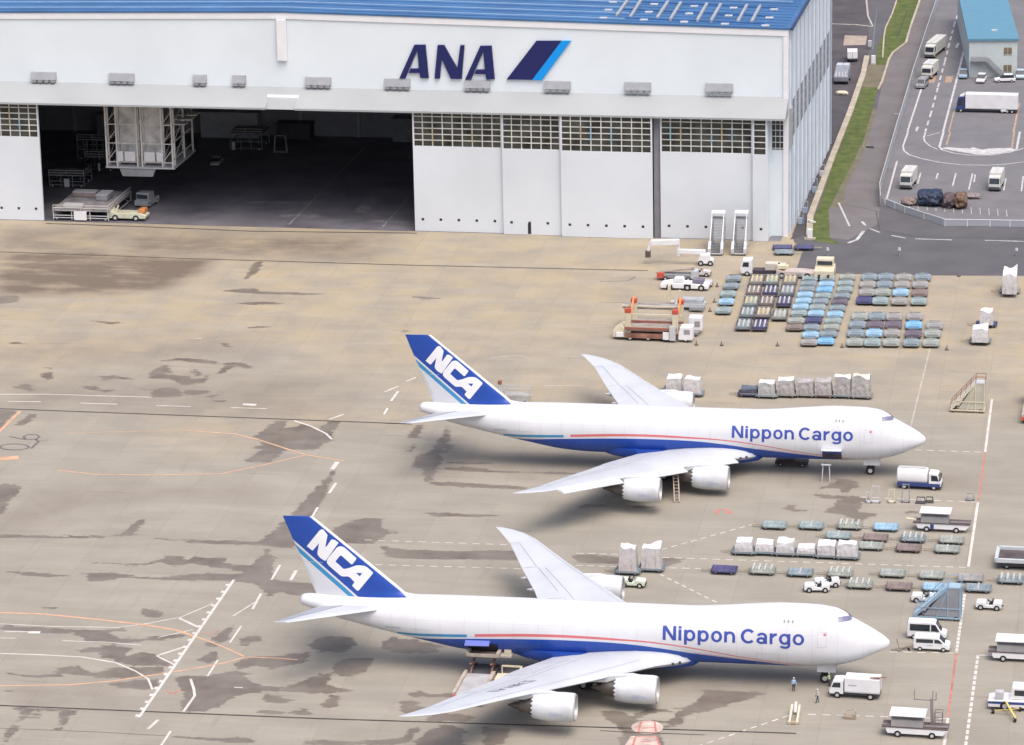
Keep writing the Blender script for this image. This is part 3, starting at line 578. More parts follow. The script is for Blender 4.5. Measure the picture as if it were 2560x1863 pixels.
# ------------------------------------------------------------------ hangar (local frame: origin at its near corner, x along the front, y inward)
HO, HR = Vector((-31.72, 135.81, 0)), -.028
HX = Vector((math.cos(HR), math.sin(HR), 0)); HY = Vector((-math.sin(HR), math.cos(HR), 0))
def hl(p): q = Vector(p)-HO; return q.dot(HX), q.dot(HY), q.z
HW, HD, EAVE, PEAK, CX = -185.4, 71.0, 37.9, 39.5, -92.7
WALL = mat('hangar_wall_white', (.69, .757, .785), .5, var=.04, scale=.08); WALL2 = mat('hangar_side_white', (.66, .72, .77), .5, var=.07, scale=.2)
CANO = mat('canopy_grey', (.33, .352, .36), .55, var=.05, scale=.1); DOORM = mat('hangar_door_white', (.65, .695, .73), .5, var=.05, scale=.08)
ROOFM = mat('roof_blue', (.05, .145, .31), .45, var=.16, scale=.12); RIB = mat('roof_rib_pale_blue', (.22, .35, .52), .45)
PANEW = mat('warm_pane_light', (.45,.38,.24), .5); PANEC = mat('cool_pane_light', (.28,.44,.54), .5)  # painted colours for lamps and rails glimpsed behind the door panes
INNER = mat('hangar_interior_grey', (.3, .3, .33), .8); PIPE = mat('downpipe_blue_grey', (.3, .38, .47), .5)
hg = thing('aircraft_hangar', 'huge white hangar with blue roof, navy front sign and half open sliding doors', 'hangar', HO, HR)
def zroof(x): return EAVE+(PEAK-EAVE)*(1-abs(x-CX)/abs(CX))
# front wall above the canopy
MB().prism([(HW,25.3),(0,25.3),(0,EAVE),(CX,PEAK),(HW,EAVE)], 0, .5).build('front_wall', WALL, hg)
MB().prism([(HW,EAVE-1.15),(CX,PEAK-1.15),(0,EAVE-1.15),(0,EAVE-.02),(CX,PEAK-.02),(HW,EAVE-.02)], -.22, -.005).build('eave_trim', mat('eave_white', (.74,.75,.765), .5, var=.03), hg)
MB().box(-3.3, 0, 0, .5, 0, 25.28).build('corner_wall', WALL, hg); MB().box(HW, -150, 0, .5, 0, 25.28).build('corner_wall', WALL, hg)
MB().box(-.95, -.02, -.28, -.01, 0, EAVE-1.2).build('corner_trim', MATS['eave_white'], hg)
MB().prism([(0.03,0),(HD,0),(HD,EAVE),(0.03,EAVE)], -.5, 0, 'x').build('side_wall', WALL2, hg)
MB().prism([(.5,0),(HD,0),(HD,EAVE),(.5,EAVE)], HW, HW+.5, 'x').build('far_side_wall', WALL2, hg)
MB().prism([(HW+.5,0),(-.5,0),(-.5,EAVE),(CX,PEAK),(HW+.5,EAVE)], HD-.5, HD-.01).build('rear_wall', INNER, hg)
rf = MB().prism([(HW-.3,EAVE),(CX,PEAK),(.3,EAVE),(.3,EAVE+.35),(CX,PEAK+.35),(HW-.3,EAVE+.35)], -.35, HD+.3).build('roof', ROOFM, hg)
for k in range(14):                                                       # long seams along the roof, parallel to the front
    y = 3.0+k*5.2; x1 = -30 if k < 4 else -2
    mb = MB()
    for a, b in ((HW, CX), (CX, x1)): mb.bar((a, y, zroof(a)+.41), (b, y, zroof(b)+.41), .55, .14)
    mb.build('roof_seam', RIB, rf)
for k in range(28):
    y = 1.3+k*2.6
    if abs(((y-3.0) % 5.2)) < .5: continue
    mb = MB()
    for a, b in ((HW, CX), (CX, -.5)): mb.bar((a, y, zroof(a)+.38), (b, y, zroof(b)+.38), .22, .1)
    mb.build('roof_seam', mat('roof_blue_dark', (.04,.12,.3), .5), rf)
Z9 = (1480, 0, 4.3615)
for a, b in [((400,10),(270,190)),((540,15),(420,205)),((830,30),(712,210)),((970,40),(855,225)),((1255,45),(1150,230)),((1405,50),(1300,230)),((1690,55),(1590,235)),((1835,60),(1740,235))]:
    q = [hl(at(*p, 38.7)) for p in Z(*Z9, [a, b])]; q = [(x, y, zroof(x)+.6) for x, y, _ in q]
    MB().bar(q[0], q[1], .5, .45).build('roof_walkway_rail', mat('walkway_grey', (.33,.36,.39), .5), rf)
for row in ([(330,22),(2010,70)], [(330,110),(1950,160)], [(250,200),(1880,242)]):
    q = [hl(at(*p, 38.7)) for p in Z(*Z9, row)]
    MB().bar((q[0][0], q[0][1], zroof(q[0][0])+.46), (q[1][0], q[1][1], zroof(q[1][0])+.46), .4, .2).build('roof_cable_tray', MATS['roof_blue_dark'], rf)
for p in [(230,40),(180,125),(125,212),(680,55),(620,140),(565,225),(1115,70),(1060,150),(1005,240),(1545,80),(1490,165),(1450,255),(1985,90),(1935,180),(1890,265)]:
    x, y, _ = hl(at(*Z(*Z9, [p])[0], 38.7)); MB().box(x-.7, x+.7, y-.55, y+.55, zroof(x)+.36, zroof(x)+.6).build('roof_vent', mat('roof_vent_grey', (.45,.48,.52), .5), rf, bevel=.05)
# canopy over the doors, with the tail slot
pr = [(.0,25.6),(-5.0,24.6),(-5.0,22.35),(.0,22.35)]
pr = [(-.01,25.6),(-5.0,22.75),(-5.0,22.4),(-.01,22.4)]
for a, b in ((HW, -95.2), (-89.8, -.05)): MB().prism(pr, a, b, 'x').build('canopy', CANO, hg)
MB().prism([(-.01,25.6),(-2.4,24.23),(-2.9,24.1),(-4.4,22.4),(-.01,22.4)], -95.2, -89.8, 'x').build('tail_slot_recess', CANO, hg)
MB().prism([(-2.2,24.62),(-2.7,24.34),(-2.7,24.04),(-2.2,24.3)], -95.4, -89.6, 'x').build('tail_slot_rim', MATS['eave_white'], hg)
MB().box(-93.75, -91.95, -.7, -.23, 30.6, 38.3).build('tail_slot_cover', MATS['eave_white'], hg, bevel=.1)
for x0, x1, z0 in [(-141,-136.2,25.75),(-126,-121.2,25.8),(-109.95,-107.4,25.8),(-102.5,-99.95,25.85),(-88.7,-83.9,25.82),(-73.85,-69.1,25.83),(-59,-54.3,25.85),(-44.3,-39.5,25.95),(-29.6,-24.8,26.05),(-14.9,-10,26.15)]:
    v = MB().prism([(-.01,z0+1.85),(-.3,z0+1.78),(-.7,z0+.4),(-.01,z0+.3)], x0, x1, 'x').build('vent_hood', mat('vent_grey', (.33,.345,.37), .5), hg)
    n = 4 if x1-x0 > 3 else 2; w = (x1-x0)/n
    for k in range(n): MB().prism([(x0+w*(k+.5)+w*.42*math.cos(t), z0+.12+.26*math.sin(t)) for t in [i*math.pi/6 for i in range(12)]], -.7, -.25).build('vent_outlet', MGREY, v)
# sliding doors: white leaf with a glazed band and a row of small dark ports
def door(x0, x1, y, top=22.38, zb=.05, side=True):
    d = MB().box(x0, x1, y, y+.45, zb, 16.0).box(x0, x0+.28, y, y+.45, 16.0, top).box(x1-.28, x1, y, y+.45, 16.0, top).build('sliding_door', DOORM, hg)
    MB().box(x0+.28, x1-.28, y+.2, y+.26, 16.0, top).build('window', mat('door_glass', (.055,.057,.05), .2, var=.5, scale=.35), d)
    mb = MB(); n = max(1, round((x1-x0)/1.8))
    for k in range(1, n): xx = x0+(x1-x0)*k/n; mb.box(xx-.09, xx+.09, y+.08, y+.19, 16.0, top)
    for k in range(1, 6): zz = 16+1.1*k; mb.box(x0+.28, x1-.28, y+.1, y+.17, zz-.09, zz+.09)
    mb.build('window_bars', mat('window_bar_grey', (.62,.63,.6), .5, var=.15, scale=.4), d)
    mb = MB(); rr = random.Random(int(x0*10))
    for k in range(1, n):                                                # painted strips stand in for workshop lamps and rails behind the panes
        xx = x0+(x1-x0)*k/n
        if rr.random() < .4: z0 = 16.4+rr.random()*2; MB().box(xx-.12, xx+.12, y+.06, y+.079, z0, z0+1.5+rr.random()*2).build('pane_light_strip', [PANEW, PANEC][k % 2], d)
    k = 0; xx = x0+1.5
    while xx < x1-.8: MB().box(xx-.24, xx+.24, y-.012, y+.05, 2.05, 2.5).build('port', HOLD, d); xx += 3.35
    return d
DY = -3.6
for x0, x1, dy in [(-164,-152.0,.6),(-152.0,-139.05,0),(-68.2,-51.65,0),(-51.6,-40.8,-.55),(-40.75,-24.05,-1.1),(-22.75,-6.05,0),(-6.0,-3.4,-.6)]: door(x0, x1, DY+dy)
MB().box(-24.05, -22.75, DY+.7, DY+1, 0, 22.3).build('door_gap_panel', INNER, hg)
MB().box(-3.44, -3.3, DY-.15, -.02, 0, 22.38).box(-3.4,-3.0,-.4,-.02,0,22.38).build('return_wall', WALL, hg)
d = MB().box(-47.1, -46.5, DY-.58, DY-.552, .2, 2.2).build('wicket_door', HOLD, hg)
mb = MB()
for x in np.arange(-3.2, 0, .8): mb.box(x, x+.1, -.06, -.01, 16, 22.3)
for z in np.arange(16.2, 22.3, 1.1): mb.box(-3.3, -.95, -.09, -.03, z, z+.14)
MB().box(-3.3, -.96, -.035, -.005, 16, 22.38).build('corner_window', GLASS, hg); mb.build('corner_window_bars', MATS['window_bar_grey'], hg)
# letters and flag emblem on the front
def sg_(p): return (-71.06+(p[0]-375)*.02941, 27.8+(492-p[1])*.02966+(p[0]-375)*.00059)
A1 = [(375,492),(475,285),(545,285),(560,492),(508,492),(503,460),(434,460),(447,433),(500,433),(493,318),(413,492)]
N1 = [(597,495),(622,287),(662,287),(742,432),(765,288),(790,288),(768,497),(700,497),(645,372),(630,495)]
SNAV = mat('sign_navy', (.011, .015, .1), .4, var=0); SCY = mat('sign_cyan', (.0, .28, .75), .4, var=0)
for P in (A1, N1, [(x+415, y+7) for x, y in A1]): MB().prism([sg_(p) for p in P], -.45, -.02).build('sign_letter', SNAV, hg)
MB().prism([sg_(p) for p in [(1050,500),(1240,262),(1398,262),(1210,503)]], -.45, -.02).build('sign_flag', SNAV, hg)
MB().prism([sg_(p) for p in [(1210,503),(1398,262),(1455,262),(1270,506)]], -.45, -.02).build('sign_flag_stripe', SCY, hg)
# side wall: pilasters, tall windows, downpipes
for k in range(12):
    y = 2.6+k*6.55
    if y > HD: break
    MB().box(.0, .16, y-.25, y+.25, 0, EAVE-.3).build('pilaster', WALL2, hg)
    MB().tube((.16, y+.5, .5), (.16, y+.5, EAVE-.5), .1, n=6).build('downpipe', PIPE, hg)
    for q in (1.9, 4.4): MB().box(0, .16, y+q, y+q+.12, .3, EAVE-.4).build('cladding_joint', mat('joint_grey_blue', (.52,.58,.63), .6), hg)
    if y+6.3 < HD-2: 
        w = MB().box(.01, .09, y+.9, y+6.2, 17.2, 24.0).build('window', mat('side_window_grey', (.1,.12,.13), .2, var=.2, scale=1.2), hg)
        mb = MB()
        for z in (19.4, 21.7): mb.box(.09, .13, y+.9, y+6.2, z, z+.12)
        for q in (2.6, 4.3): mb.box(.095, .135, y+q, y+q+.1, 17.2, 24)
        mb.build('window_bars', MATS['vent_grey'], w)
MB().box(.0, .5, .03, 2.3, 16.5, 23.5).build('corner_glazing', mat('corner_glazing_grey', (.33,.37,.37), .3, var=.1), hg)
MB().prism([(HD+.3,EAVE-.05),(-.35,EAVE-.05),(-.35,EAVE+.38),(HD+.3,EAVE+.38)], .31, .75, 'x').build('gutter', mat('gutter_navy', (.03,.05,.13), .5), hg)
for y, h in ((9, 2.6), (17, 2.3), (33, 2.8), (46, 2.4)):
    g = MB().tube((.6, y, .1), (.6, y, h), .06, n=6).tube((.6, y, h), (1.6, y, h), .06, n=6).tube((1.6, y, h), (1.6, y+.0, .1), .06, n=6)
    g.box(.7, 1.5, y-.3, y+.3, .1, 1.2); g.build('wall_duct', [LGREY, PIPE][int(y) % 2], hg)
# interior floor: dark sealed slab
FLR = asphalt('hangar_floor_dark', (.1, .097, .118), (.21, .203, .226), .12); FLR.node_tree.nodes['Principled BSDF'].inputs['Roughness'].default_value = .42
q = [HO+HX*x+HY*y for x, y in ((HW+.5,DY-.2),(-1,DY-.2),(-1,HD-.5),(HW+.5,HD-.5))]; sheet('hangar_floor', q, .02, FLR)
def inh(px, py, z=0): return at(px, py, z)
# docking tower inside
def tower():
    a_, b_ = hl(at(352, 437, 0)), hl(at(352, 437, 10)); z_ = 10*(a_[1]-7)/(a_[1]-b_[1]); c = at(352, 437, z_)
    t = thing('docking_tower', 'tall pale tubular docking tower with white panels, hanging inside the dark hangar', 'docking stand', c, HR)
    TG = mat('tower_grey', (.74, .72, .68), .5, var=.15); 
    for x0, x1, m in ((-4.2,-.5,TG),(.5,4.2,TG)):
        p = MB().box(x0, x1, 1.6, 2.0, 2, 28.5).build('tower_panel', mat('tower_panel_grey', (.74,.72,.69), .6, var=.25, scale=.5), t)
    for x in (-6.4,-4.4,-.45,.45,4.4,6.4):
        mb = MB()
        for y in (0, 1.4, 8, 14): mb.bar((x, y, 1.5), (x, y, 28.5), .3)
        for z in np.arange(3, 28, 3.2): mb.bar((x, 0, z), (x, 14, z), .18)
        for z in np.arange(3, 25, 3.2): mb.bar((x, 1.4, z), (x, 8, z+3.2), .1)
        mb.build('tower_post', TG, t)
    for z in np.arange(2.4, 26, 3.6):
        mb = MB()
        for a, b in ((-6.4,-4.4),(-4.4,-.5),(.5,4.4),(4.4,6.4)): mb.bar((a, 0, z), (b, 0, z), .16); mb.bar((a, 0, z), (b, 0, z+2.6), .09)
        mb.build('tower_rail', TG, t)
    MB().box(-6.6, 6.8, -.6, 14.5, 1.3, 1.6).build('tower_base', LGREY, t)
    for a, b in ((-4.3,-3.2),(-2.9,-.8),(.9,3.0),(3.3,4.6)): MB().box(a, b, -.35, -.05, 2.6, 4.5).build('white_panel', WHITE, t, bevel=.1)
    MB().prism([(-3.6,1.3),(3.2,1.3),(2.7,-.0),(-3.1,0)], -1.4, -.5).build('step', MGREY, t)
    for y in (3, 7, 11):
        for z in (9, 15, 21): MB().box(4.5, 8.2, y, y+2.6, z, z+.2).build('side_platform', TG, t)
tower()

# roof trusses seen over the open doorway, back wall stores and floor paint
TR = mat('truss_grey', (.3, .31, .33), .6)
for k, y in enumerate((2.5, 9.5, 17, 26, 36, 47, 58)):
    mb = MB()
    for z in (26.5, 31.0): mb.bar((HW+1, y, z), (-1, y, z), .45)
    n_ = 36
    for i in range(n_): x0 = HW+1+(abs(HW)-2)*i/n_; x1 = HW+1+(abs(HW)-2)*(i+1)/n_; mb.bar((x0, y, 26.5 if i % 2 else 31), (x1, y, 31 if i % 2 else 26.5), .22)
    mb.build('roof_truss', TR, hg)
for x in range(-180, -60, 12): MB().box(x, x+.6, HD-.95, HD-.52, 0, 26).build('rear_column', mat('column_grey', (.4,.4,.41), .6), hg)
for i, (x, w_, h_, m_) in enumerate([(-150,9,4,MGREY),(-128,12,5,LGREY),(-112,7,3,DGREY),(-88,10,4.5,MGREY),(-74,6,3.5,CREAM)]):
    MB().box(x, x+w_, HD-4, HD-1.2, 0, h_).box(x-.2, x+w_+.2, HD-4.2, HD-1, h_, h_+.3).build('store_cabin', m_, hg)
for x in (-131, -92.7, -75): q = [HO+HX*a+HY*b for a, b in ((x,DY+2),(x+.35,DY+2),(x+.35,HD-8),(x,HD-8))]; sheet('floor_line', q, .03, mat('floor_line_pale', (.3,.29,.28), .6, var=.3))
for x, y, w_, l_ in ((-96,4,8,2.2),(-83,9,3,12),(-105,14,14,1.6),(-78,2,7,1.4)):
    q = [HO+HX*a+HY*b for a, b in ((x,y),(x+w_,y+.4),(x+w_-.6,y+l_),(x+.5,y+l_-.2))]; sheet('floor_patch', q, .026, asphalt('floor_worn_patch', (.13,.13,.145), (.24,.235,.25), .5))
# ------------------------------------------------------------------ roads, grass and yard beyond the apron
GRASSM = asphalt('grass_green', (.045, .075, .018), (.135, .155, .05), .45)
ASP = asphalt('asphalt_grey', (.088, .087, .094), (.116, .114, .123)); ASP2 = asphalt('asphalt_road', (.135, .125, .125), (.175, .165, .166)); ASP3 = asphalt('asphalt_alley', (.06, .054, .062), (.1, .093, .098)); LOT = asphalt('asphalt_yard', (.14, .138, .148), (.18, .178, .188))
VERGE = asphalt('dry_verge', (.12, .11, .075), (.19, .17, .12), .3)
a, b = at(1991,673), at(2007,627); c = at(2560,690)
sheet('service_road', [a, at(2103,685), at(2327,689), c, (70, c.y-.5), (70, 620), (-90, 620), (-90, 211.5), (-30.2, 211.5), (-31.2, 137), at(1985,605), b], .012, ASP)
Y1 = (1960, 150, 3.5125); Y2 = (2060, 0, 4.536); Y3 = (2160, 330, 5.325)
alley = [at(*p) for p in Z(*Y1, [(55,1580),(185,1540),(215,1370),(260,1220),(400,880),(560,500),(690,130)])]+[at(2172,130), at(2172,30), at(2168,-40)]
sheet('alley', alley+[(-80, at(2168,-40).y), (-80, 212), (-30.1, 212), (-31.0, 137)], .022, ASP3)
grass = [at(*p) for p in Z(*Y1, [(250,1590),(510,1625),(402,1560),(392,1310),(500,1100),(620,870),(700,700),(780,430),(822,240),(690,240),(600,440),(430,910),(320,1270),(255,1400)])]
sheet('grass', grass, .03, GRASSM)['kind'] = 'stuff'
g2 = [at(*p) for p in Z(*Y2, [(850,-60),(1100,-60),(1095,20),(990,300),(930,480),(780,600),(690,740),(590,745),(610,520),(700,330),(790,130)])]
sheet('grass', g2, .03, GRASSM)['kind'] = 'stuff'
v2 = [at(*p) for p in Z(*Y2, [(690,735),(640,1000),(600,1010),(430,990),(450,860),(520,735)])]; sheet('verge', v2, .026, VERGE)
v3 = [at(*p) for p in Z(*Y1, [(402,1310),(500,1100),(620,870),(700,700),(780,430),(815,430),(735,720),(660,890),(540,1130),(520,1270)])]; sheet('verge', v3, .027, VERGE)
pr_ = [at(*p) for p in Z(*Y1, [(402,1560),(392,1310),(540,1120),(660,890),(735,720),(822,400),(843,300)])]+[at(*p) for p in Z(*Y2, [(700,740),(790,600),(940,490),(1000,300),(1100,-60),(1290,-60),(1010,900),(880,1350)])]+[at(2200,515), at(2195,560), at(2120,600)]
sheet('perimeter_road', pr_, .017, ASP2)
lot = [at(*p) for p in [(2345,-40),(2283,198),(2254,298),(2242,330),(2200,480),(2212,512),(2359,556),(2600,556)]]+[(70, at(2600,556).y), (70, 500)]
sheet('yard', lot, .019, LOT)
# concrete kerb wall between the alley and the grass
def wallrun(name, pts, h, w, m, label, cat):
    P = [Vector((p[0], p[1], 0)) for p in pts]; L_, R_ = [], []
    for i, p in enumerate(P):
        d = (P[min(i+1, len(P)-1)]-P[max(i-1, 0)]).normalized(); n = Vector((-d.y, d.x, 0))*w/2; L_.append(p+n); R_.append(p-n)
    rr = [[(l.x, l.y, 0), (l.x, l.y, h), (r.x, r.y, h), (r.x, r.y, 0)] for l, r in zip(L_, R_)]
    o = MB().loft(rr).build(name, m)
    return tag(o, label, cat) if label else struct(o)
CONC = mat('concrete_tan', (.42, .37, .29), .8, var=.18, scale=.4)
wallrun('kerb_wall', [at(*p) for p in Z(*Y1, [(222,1560),(232,1385),(290,1230),(415,890),(580,470),(695,140),(728,-20)])], .5, 1.15, CONC, 'long low tan concrete kerb wall between the dark alley and the grass strip', 'kerb wall')
wallrun('kerb', [at(*p) for p in Z(*Y2, [(1095,-60),(1080,30),(985,300),(930,490),(780,605),(735,680),(660,930),(615,1020)])], .25, .5, CONC, '', '')
wallrun('kerb', [at(*p) for p in Z(*Y2, [(840,-40),(780,150),(700,320),(680,420),(665,660)])], .25, .35, CONC, '', '')
# painted markings
PWH = mat('marking_white', (.6, .58, .54), .7, var=.14, scale=.8); PWG = mat('marking_faint_white', (.43, .4, .35), .75, var=.2, scale=.8); POR = mat('marking_orange', (.58, .355, .225), .75, var=.15, scale=.7); PRD = mat('marking_red', (.52, .2, .17), .75, var=.25, scale=1); PBK = mat('marking_dark', (.15, .14, .14), .8, var=.2); DRN = mat('drain_slot_dark', (.055, .05, .045), .8, var=.3, scale=.4)
class Lines:
    def __init__(s): s.mb = MB()
    def run(s, pts, w, z, dash=None, px=True):
        P = [at(*p) if px else Vector((p[0], p[1], 0)) for p in pts]
        segs = []
        if dash:
            on, off = dash; pos = 0
            for a, b in zip(P, P[1:]):
                L = (b-a).length; d = (b-a)/L; t = -pos if pos else 0
                while t < L:
                    t0, t1 = max(t, 0), min(t+on, L)
                    if t1 > t0: segs.append([a+d*t0, a+d*t1])
                    t += on+off
        else: segs = [P]
        for Q in segs:
            lf, rt = [], []
            for i, p in enumerate(Q):
                d = (Q[min(i+1, len(Q)-1)]-Q[max(i-1, 0)]); d.z = 0; d.normalize(); n = Vector((-d.y, d.x, 0))*w/2; lf.append(p+n); rt.append(p-n)
            vs = [(p.x, p.y, z) for p in lf]+[(p.x, p.y, z) for p in rt]; n = len(Q)
            s.mb.add(vs, [(i, n+i, n+i+1, i+1) for i in range(n-1)])
        return s
    def poly(s, pts, z): s.mb.add([(p.x, p.y, z) for p in [at(*q) for q in pts]], [tuple(range(len(pts)))]); return s
    def out(s, name, m):
        me = s.mb.mesh(name, m); bm = bmesh.new(); bm.from_mesh(me)
        for f in bm.faces:
            if f.normal.z < 0: f.normal_flip()
        bm.to_mesh(me); bm.free(); return struct(put(name, me))
w = Lines()
for p, wd in [([(1255,548),(1410,620)],.5),([(1310,757),(1110,822)],.5),([(1110,822),(1240,887)],.35),([(0,595),(400,615),(840,620),(1050,592),(1280,548),(1510,450)],.22),([(0,805),(300,815),(580,830),(820,870),(960,930),(1050,985),(1080,1060)],.32),
 ([(440,715),(760,725),(1000,746)],.2),([(0,695),(110,697)],.25),([(30,650),(200,652)],.3),([(200,655),(285,656)],.9),([(1350,985),(1375,1060),(1380,1105),(1300,1217)],.4),([(1850,380),(1790,490)],.4),([(1650,540),(1810,440)],.22),([(1710,610),(1630,727)],.32),([(1545,850),(1470,967)],.3),([(1985,178),(1925,282)],.4),([(1120,1275),(1050,1340)],.5),([(1210,1355),(1140,1460)],.35),([(2100,215),(2060,285)],.55),([(1370,635),(1120,692)],.2),([(1660,1045),(1720,1047)],.3)]:
    w.run(Z(*ZB, p), wd*.85, .012)
w.run(Z(*ZB, [(1658,283),(985,1258)]), .38, .016)
for k in range(20):
    f = (k+.5)/20; x, y = 1658+(985-1658)*f, 283+(1258-283)*f; w.run(Z(*ZB, [(x-42, y+12), (x-6, y+12)]), .75, .02)
for p, wd in [([(0,490),(300,490),(1000,510)],.25),([(50,537),(270,540)],.25),([(530,548),(770,556)],.3),([(1030,565),(1260,571)],.25),([(1520,578),(1760,586)],.25),([(1600,557),(1690,560)],.9),([(2170,655),(2268,622)],.35),([(1940,665),(2050,700),(2150,750),(2187,787)],.35),([(2225,935),(2190,985)],.7),([(2215,1075),(2170,1142)],.4),([(2095,1235),(2060,1295)],.35)]:
    w.run(Z(*ZA, p), wd, .012)
for p in [[(2480,998),(2463,1130)],[(2445,1255),(2421,1417)],[(2370,1795),(2358,1880)],[(2445,1638),(2575,1641)]]: w.run(p, .36, .012)
w.run([(2412,1485),(2391,1632)], .36, .012, (1.1,.25)); w.run([(2445,1638),(2412,1880)], .36, .012, (1.3,.5))
for p in [[(2150,1243),(2445,1256)],[(1886,1310),(1640,1378)],[(1654,1394),(2421,1419)],[(1673,1420),(1766,1422)],[(1650,1436),(1795,1508)],[(2019,1786),(2369,1797)],[(1972,1789),(1750,1864)],[(2224,1630),(2388,1633)],[(2140,1120),(2465,1131)]]: w.run(p, .22, .012, (1.0,.75))
w.run(Z(*ZD, [(400,95),(1150,120)]), .2, .02, (1.0,.9)); w.run(Z(*ZD, [(450,212),(1180,232)]), .2, .02, (1,.9)); w.run(Z(*ZD, [(1400,158),(1600,163)]), .2, .02, (1,.6)); w.run(Z(*ZD, [(1395,215),(1600,222)]), .2, .02, (1,.6))
w.run(Z(*Z5, [(5,510),(100,470)]), .3, .012); w.run(Z(*Z5, [(50,575),(100,505)]), .4, .012); w.run(Z(*Z5, [(160,435),(225,408)]), .35, .012); w.run(Z(*Z5, [(0,670),(25,625)]), .35, .012)
w.out('white_markings', PWH)
f = Lines()
for p in ([(760,268),(960,250),(1040,275)],[(1240,255),(1390,262)],[(1060,468),(1390,465)]): f.run(Z(*Z5, p), .3, .011)
f.run(Z(*ZC, [(960,650),(1040,653)]), .45, .011)
f.run([(-2.5, 78), (-3.5, 20)], .25, .011, px=False)
f.out('faded_markings', PWG)
o = Lines()
for p, wd in [([(-20,515),(300,525),(700,565),(1050,605),(1250,640),(1400,690)],.45),([(0,1035),(500,1027),(800,1000),(1100,955),(1360,915)],.36),([(1400,690),(1560,748),(1740,830)],.3),([(1740,830),(1600,870),(1360,915)],.3),([(1740,830),(1990,840),(2110,850)],.25)]: o.run(Z(*ZB, p), wd, .014)
for p, wd in [([(-10,740),(130,603)],.5),([(1230,728),(1550,752),(1720,795),(1890,850),(2020,890),(2268,930)],.34),([(380,990),(620,1018),(1000,1022),(1450,1015),(1700,965),(2020,890)],.3),([(440,745),(1230,728)],.14)]: o.run(Z(*ZA, p), wd, .014)
o.poly(Z(*ZA, [(0,905),(120,895),(125,920),(0,925)]), .014); o.out('orange_markings', POR)
r = Lines()
r.run([(2463,1131),(2446,1254)], .22, .013).run([(2391,1634),(2370,1793)], .24, .013).run(Z(*ZB, [(1180,1068),(1225,1095),(1278,1060)]), .35, .013).run(Z(*ZB, [(1440,655),(1515,672),(1550,640)]), .2, .013)
r.run(Z(*Z8, [(615,25),(640,10),(690,12),(700,28)]), .5, .013).run(Z(*Z8, [(618,30),(640,24)]), .4, .013).run(Z(*Z8, [(672,26),(700,30)]), .4, .013)
r.out('red_markings', PRD)
pk = Lines()
ell = lambda cx, cy, rx, ry: [(cx+rx*math.cos(t), cy+ry*math.sin(t)) for t in [i*math.pi/9 for i in range(18)]]
pk.poly(Z(*Z8, ell(253,1174,86,35)), .022).poly(Z(*Z8, [(165,1222),(300,1220),(328,1275),(130,1275)]), .022); pk.out('faded_sign_patch', mat('faded_pink_white', (.55,.45,.39), .8, var=.25, scale=.6))
rp = Lines()
for p in ([(218,1146),(206,1202),(300,1202),(292,1146),(218,1146)],[(190,1226),(175,1275)],[(300,1226),(322,1275)],[(190,1226),(300,1226)],[(225,1180),(290,1176)],[(220,1252),(275,1250)]): rp.run(Z(*Z8, p), .28, .028)
rp.out('sign_patch_strokes', PRD)
dk = Lines()
dk.run(Z(*ZA, ell(95,838,95,20)+[(190,838)]), .42, .013).run(Z(*ZA, [(60,768),(150,787),(240,787),(262,770),(240,757),(180,757),(155,770),(165,787)]), .42, .013).run(Z(*ZA, [(235,787),(255,803),(205,848)]), .42, .013).run(Z(*ZA, [(262,800),(322,792)]), .25, .013)
dk.out('stand_number_marking', PBK)
dn = Lines()
dn.run([(-150,623),(0,630),(480,647),(1016,663),(1620,677)], .42, .012).run([(-60,1020),(0,1022),(570,1043),(1016,1060)], .4, .012).run([(-60,1764),(0,1764),(800,1797),(1840,1829),(1990,1834)], .36, .012)
dn.run(Z(*Z5, [(0,732),(200,740)]), .3, .012); dn.run(Z(1500,580,2.1396,[(0,375),(230,380),(600,386)]), .16, .012); dn.run(Z(1500,580,2.1396,[(0,265),(150,262),(190,240)]), .2, .012); dn.run(Z(*ZB, [(0,1335),(700,1362),(1200,1390)]), .1, .012); dn.run(Z(*Z8, [(0,1192),(160,1200),(560,1215)]), .16, .03)
dn.run(Z(*ZC, [(235,60),(700,75),(1300,100),(2150,110)]), .45, .024)
dn.out('drain_slots', DRN)
# road and yard markings
yw = Lines()
yw.run(Z(*Y2, [(1600,-30),(1560,40),(1480,270),(1420,500),(1370,700),(1290,1000),(1215,1280),(1150,1490)]), .38, .034, (4.2,3.2)); yw.run(Z(*Y2, [(1740,-40),(1620,440),(1480,1000),(1350,1497)]), .42, .034); yw.run(Z(*Y2, [(1105,1005),(945,1497)]), .36, .034)
yw.run(Z(*Y3, [(590,-10),(520,190),(530,250),(600,305),(760,355),(1000,405),(1300,440),(1650,445),(1900,430),(2130,400)]), .36, .034); yw.run(Z(*Y3, [(820,0),(795,80),(810,130),(880,190),(980,235)]), .32, .034); yw.run(Z(*Y3, [(840,55),(1010,10)]), .3, .034); yw.run(Z(*Y3, [(1060,0),(1003,200),(1040,235)]), .45, .034)
yw.run(Z(*Y3, [(2075,0),(2030,240),(1950,270),(1700,310),(1400,310),(1200,285),(1020,235)]), .45, .034)
yw.poly(Z(*Y3, [(1030,222),(1100,205),(1400,225),(1450,205),(1560,235),(1700,222),(1960,215),(2020,240),(1900,270),(1650,305),(1500,300),(1300,270)]), .031)
yw.run(Z(*Y3, [(2130,215),(2040,250)]), .3, .034); yw.run(Z(*Y3, [(440,390),(290,940)]), .35, .034)
for a, b in [((755,545),(715,690)),((985,550),(960,630)),((1225,550),(1180,720)),((1445,555),(1395,770)),((1480,570),(1465,670)),((1890,620),(1860,780)),((2120,590),(2095,790))]: yw.run(Z(*Y3, [a, b]), .3, .034)
for k in range(13): yw.run(Z(*Y3, [(480+k*118,930+k*9),(488+k*118,1020+k*9)]), .12, .034)
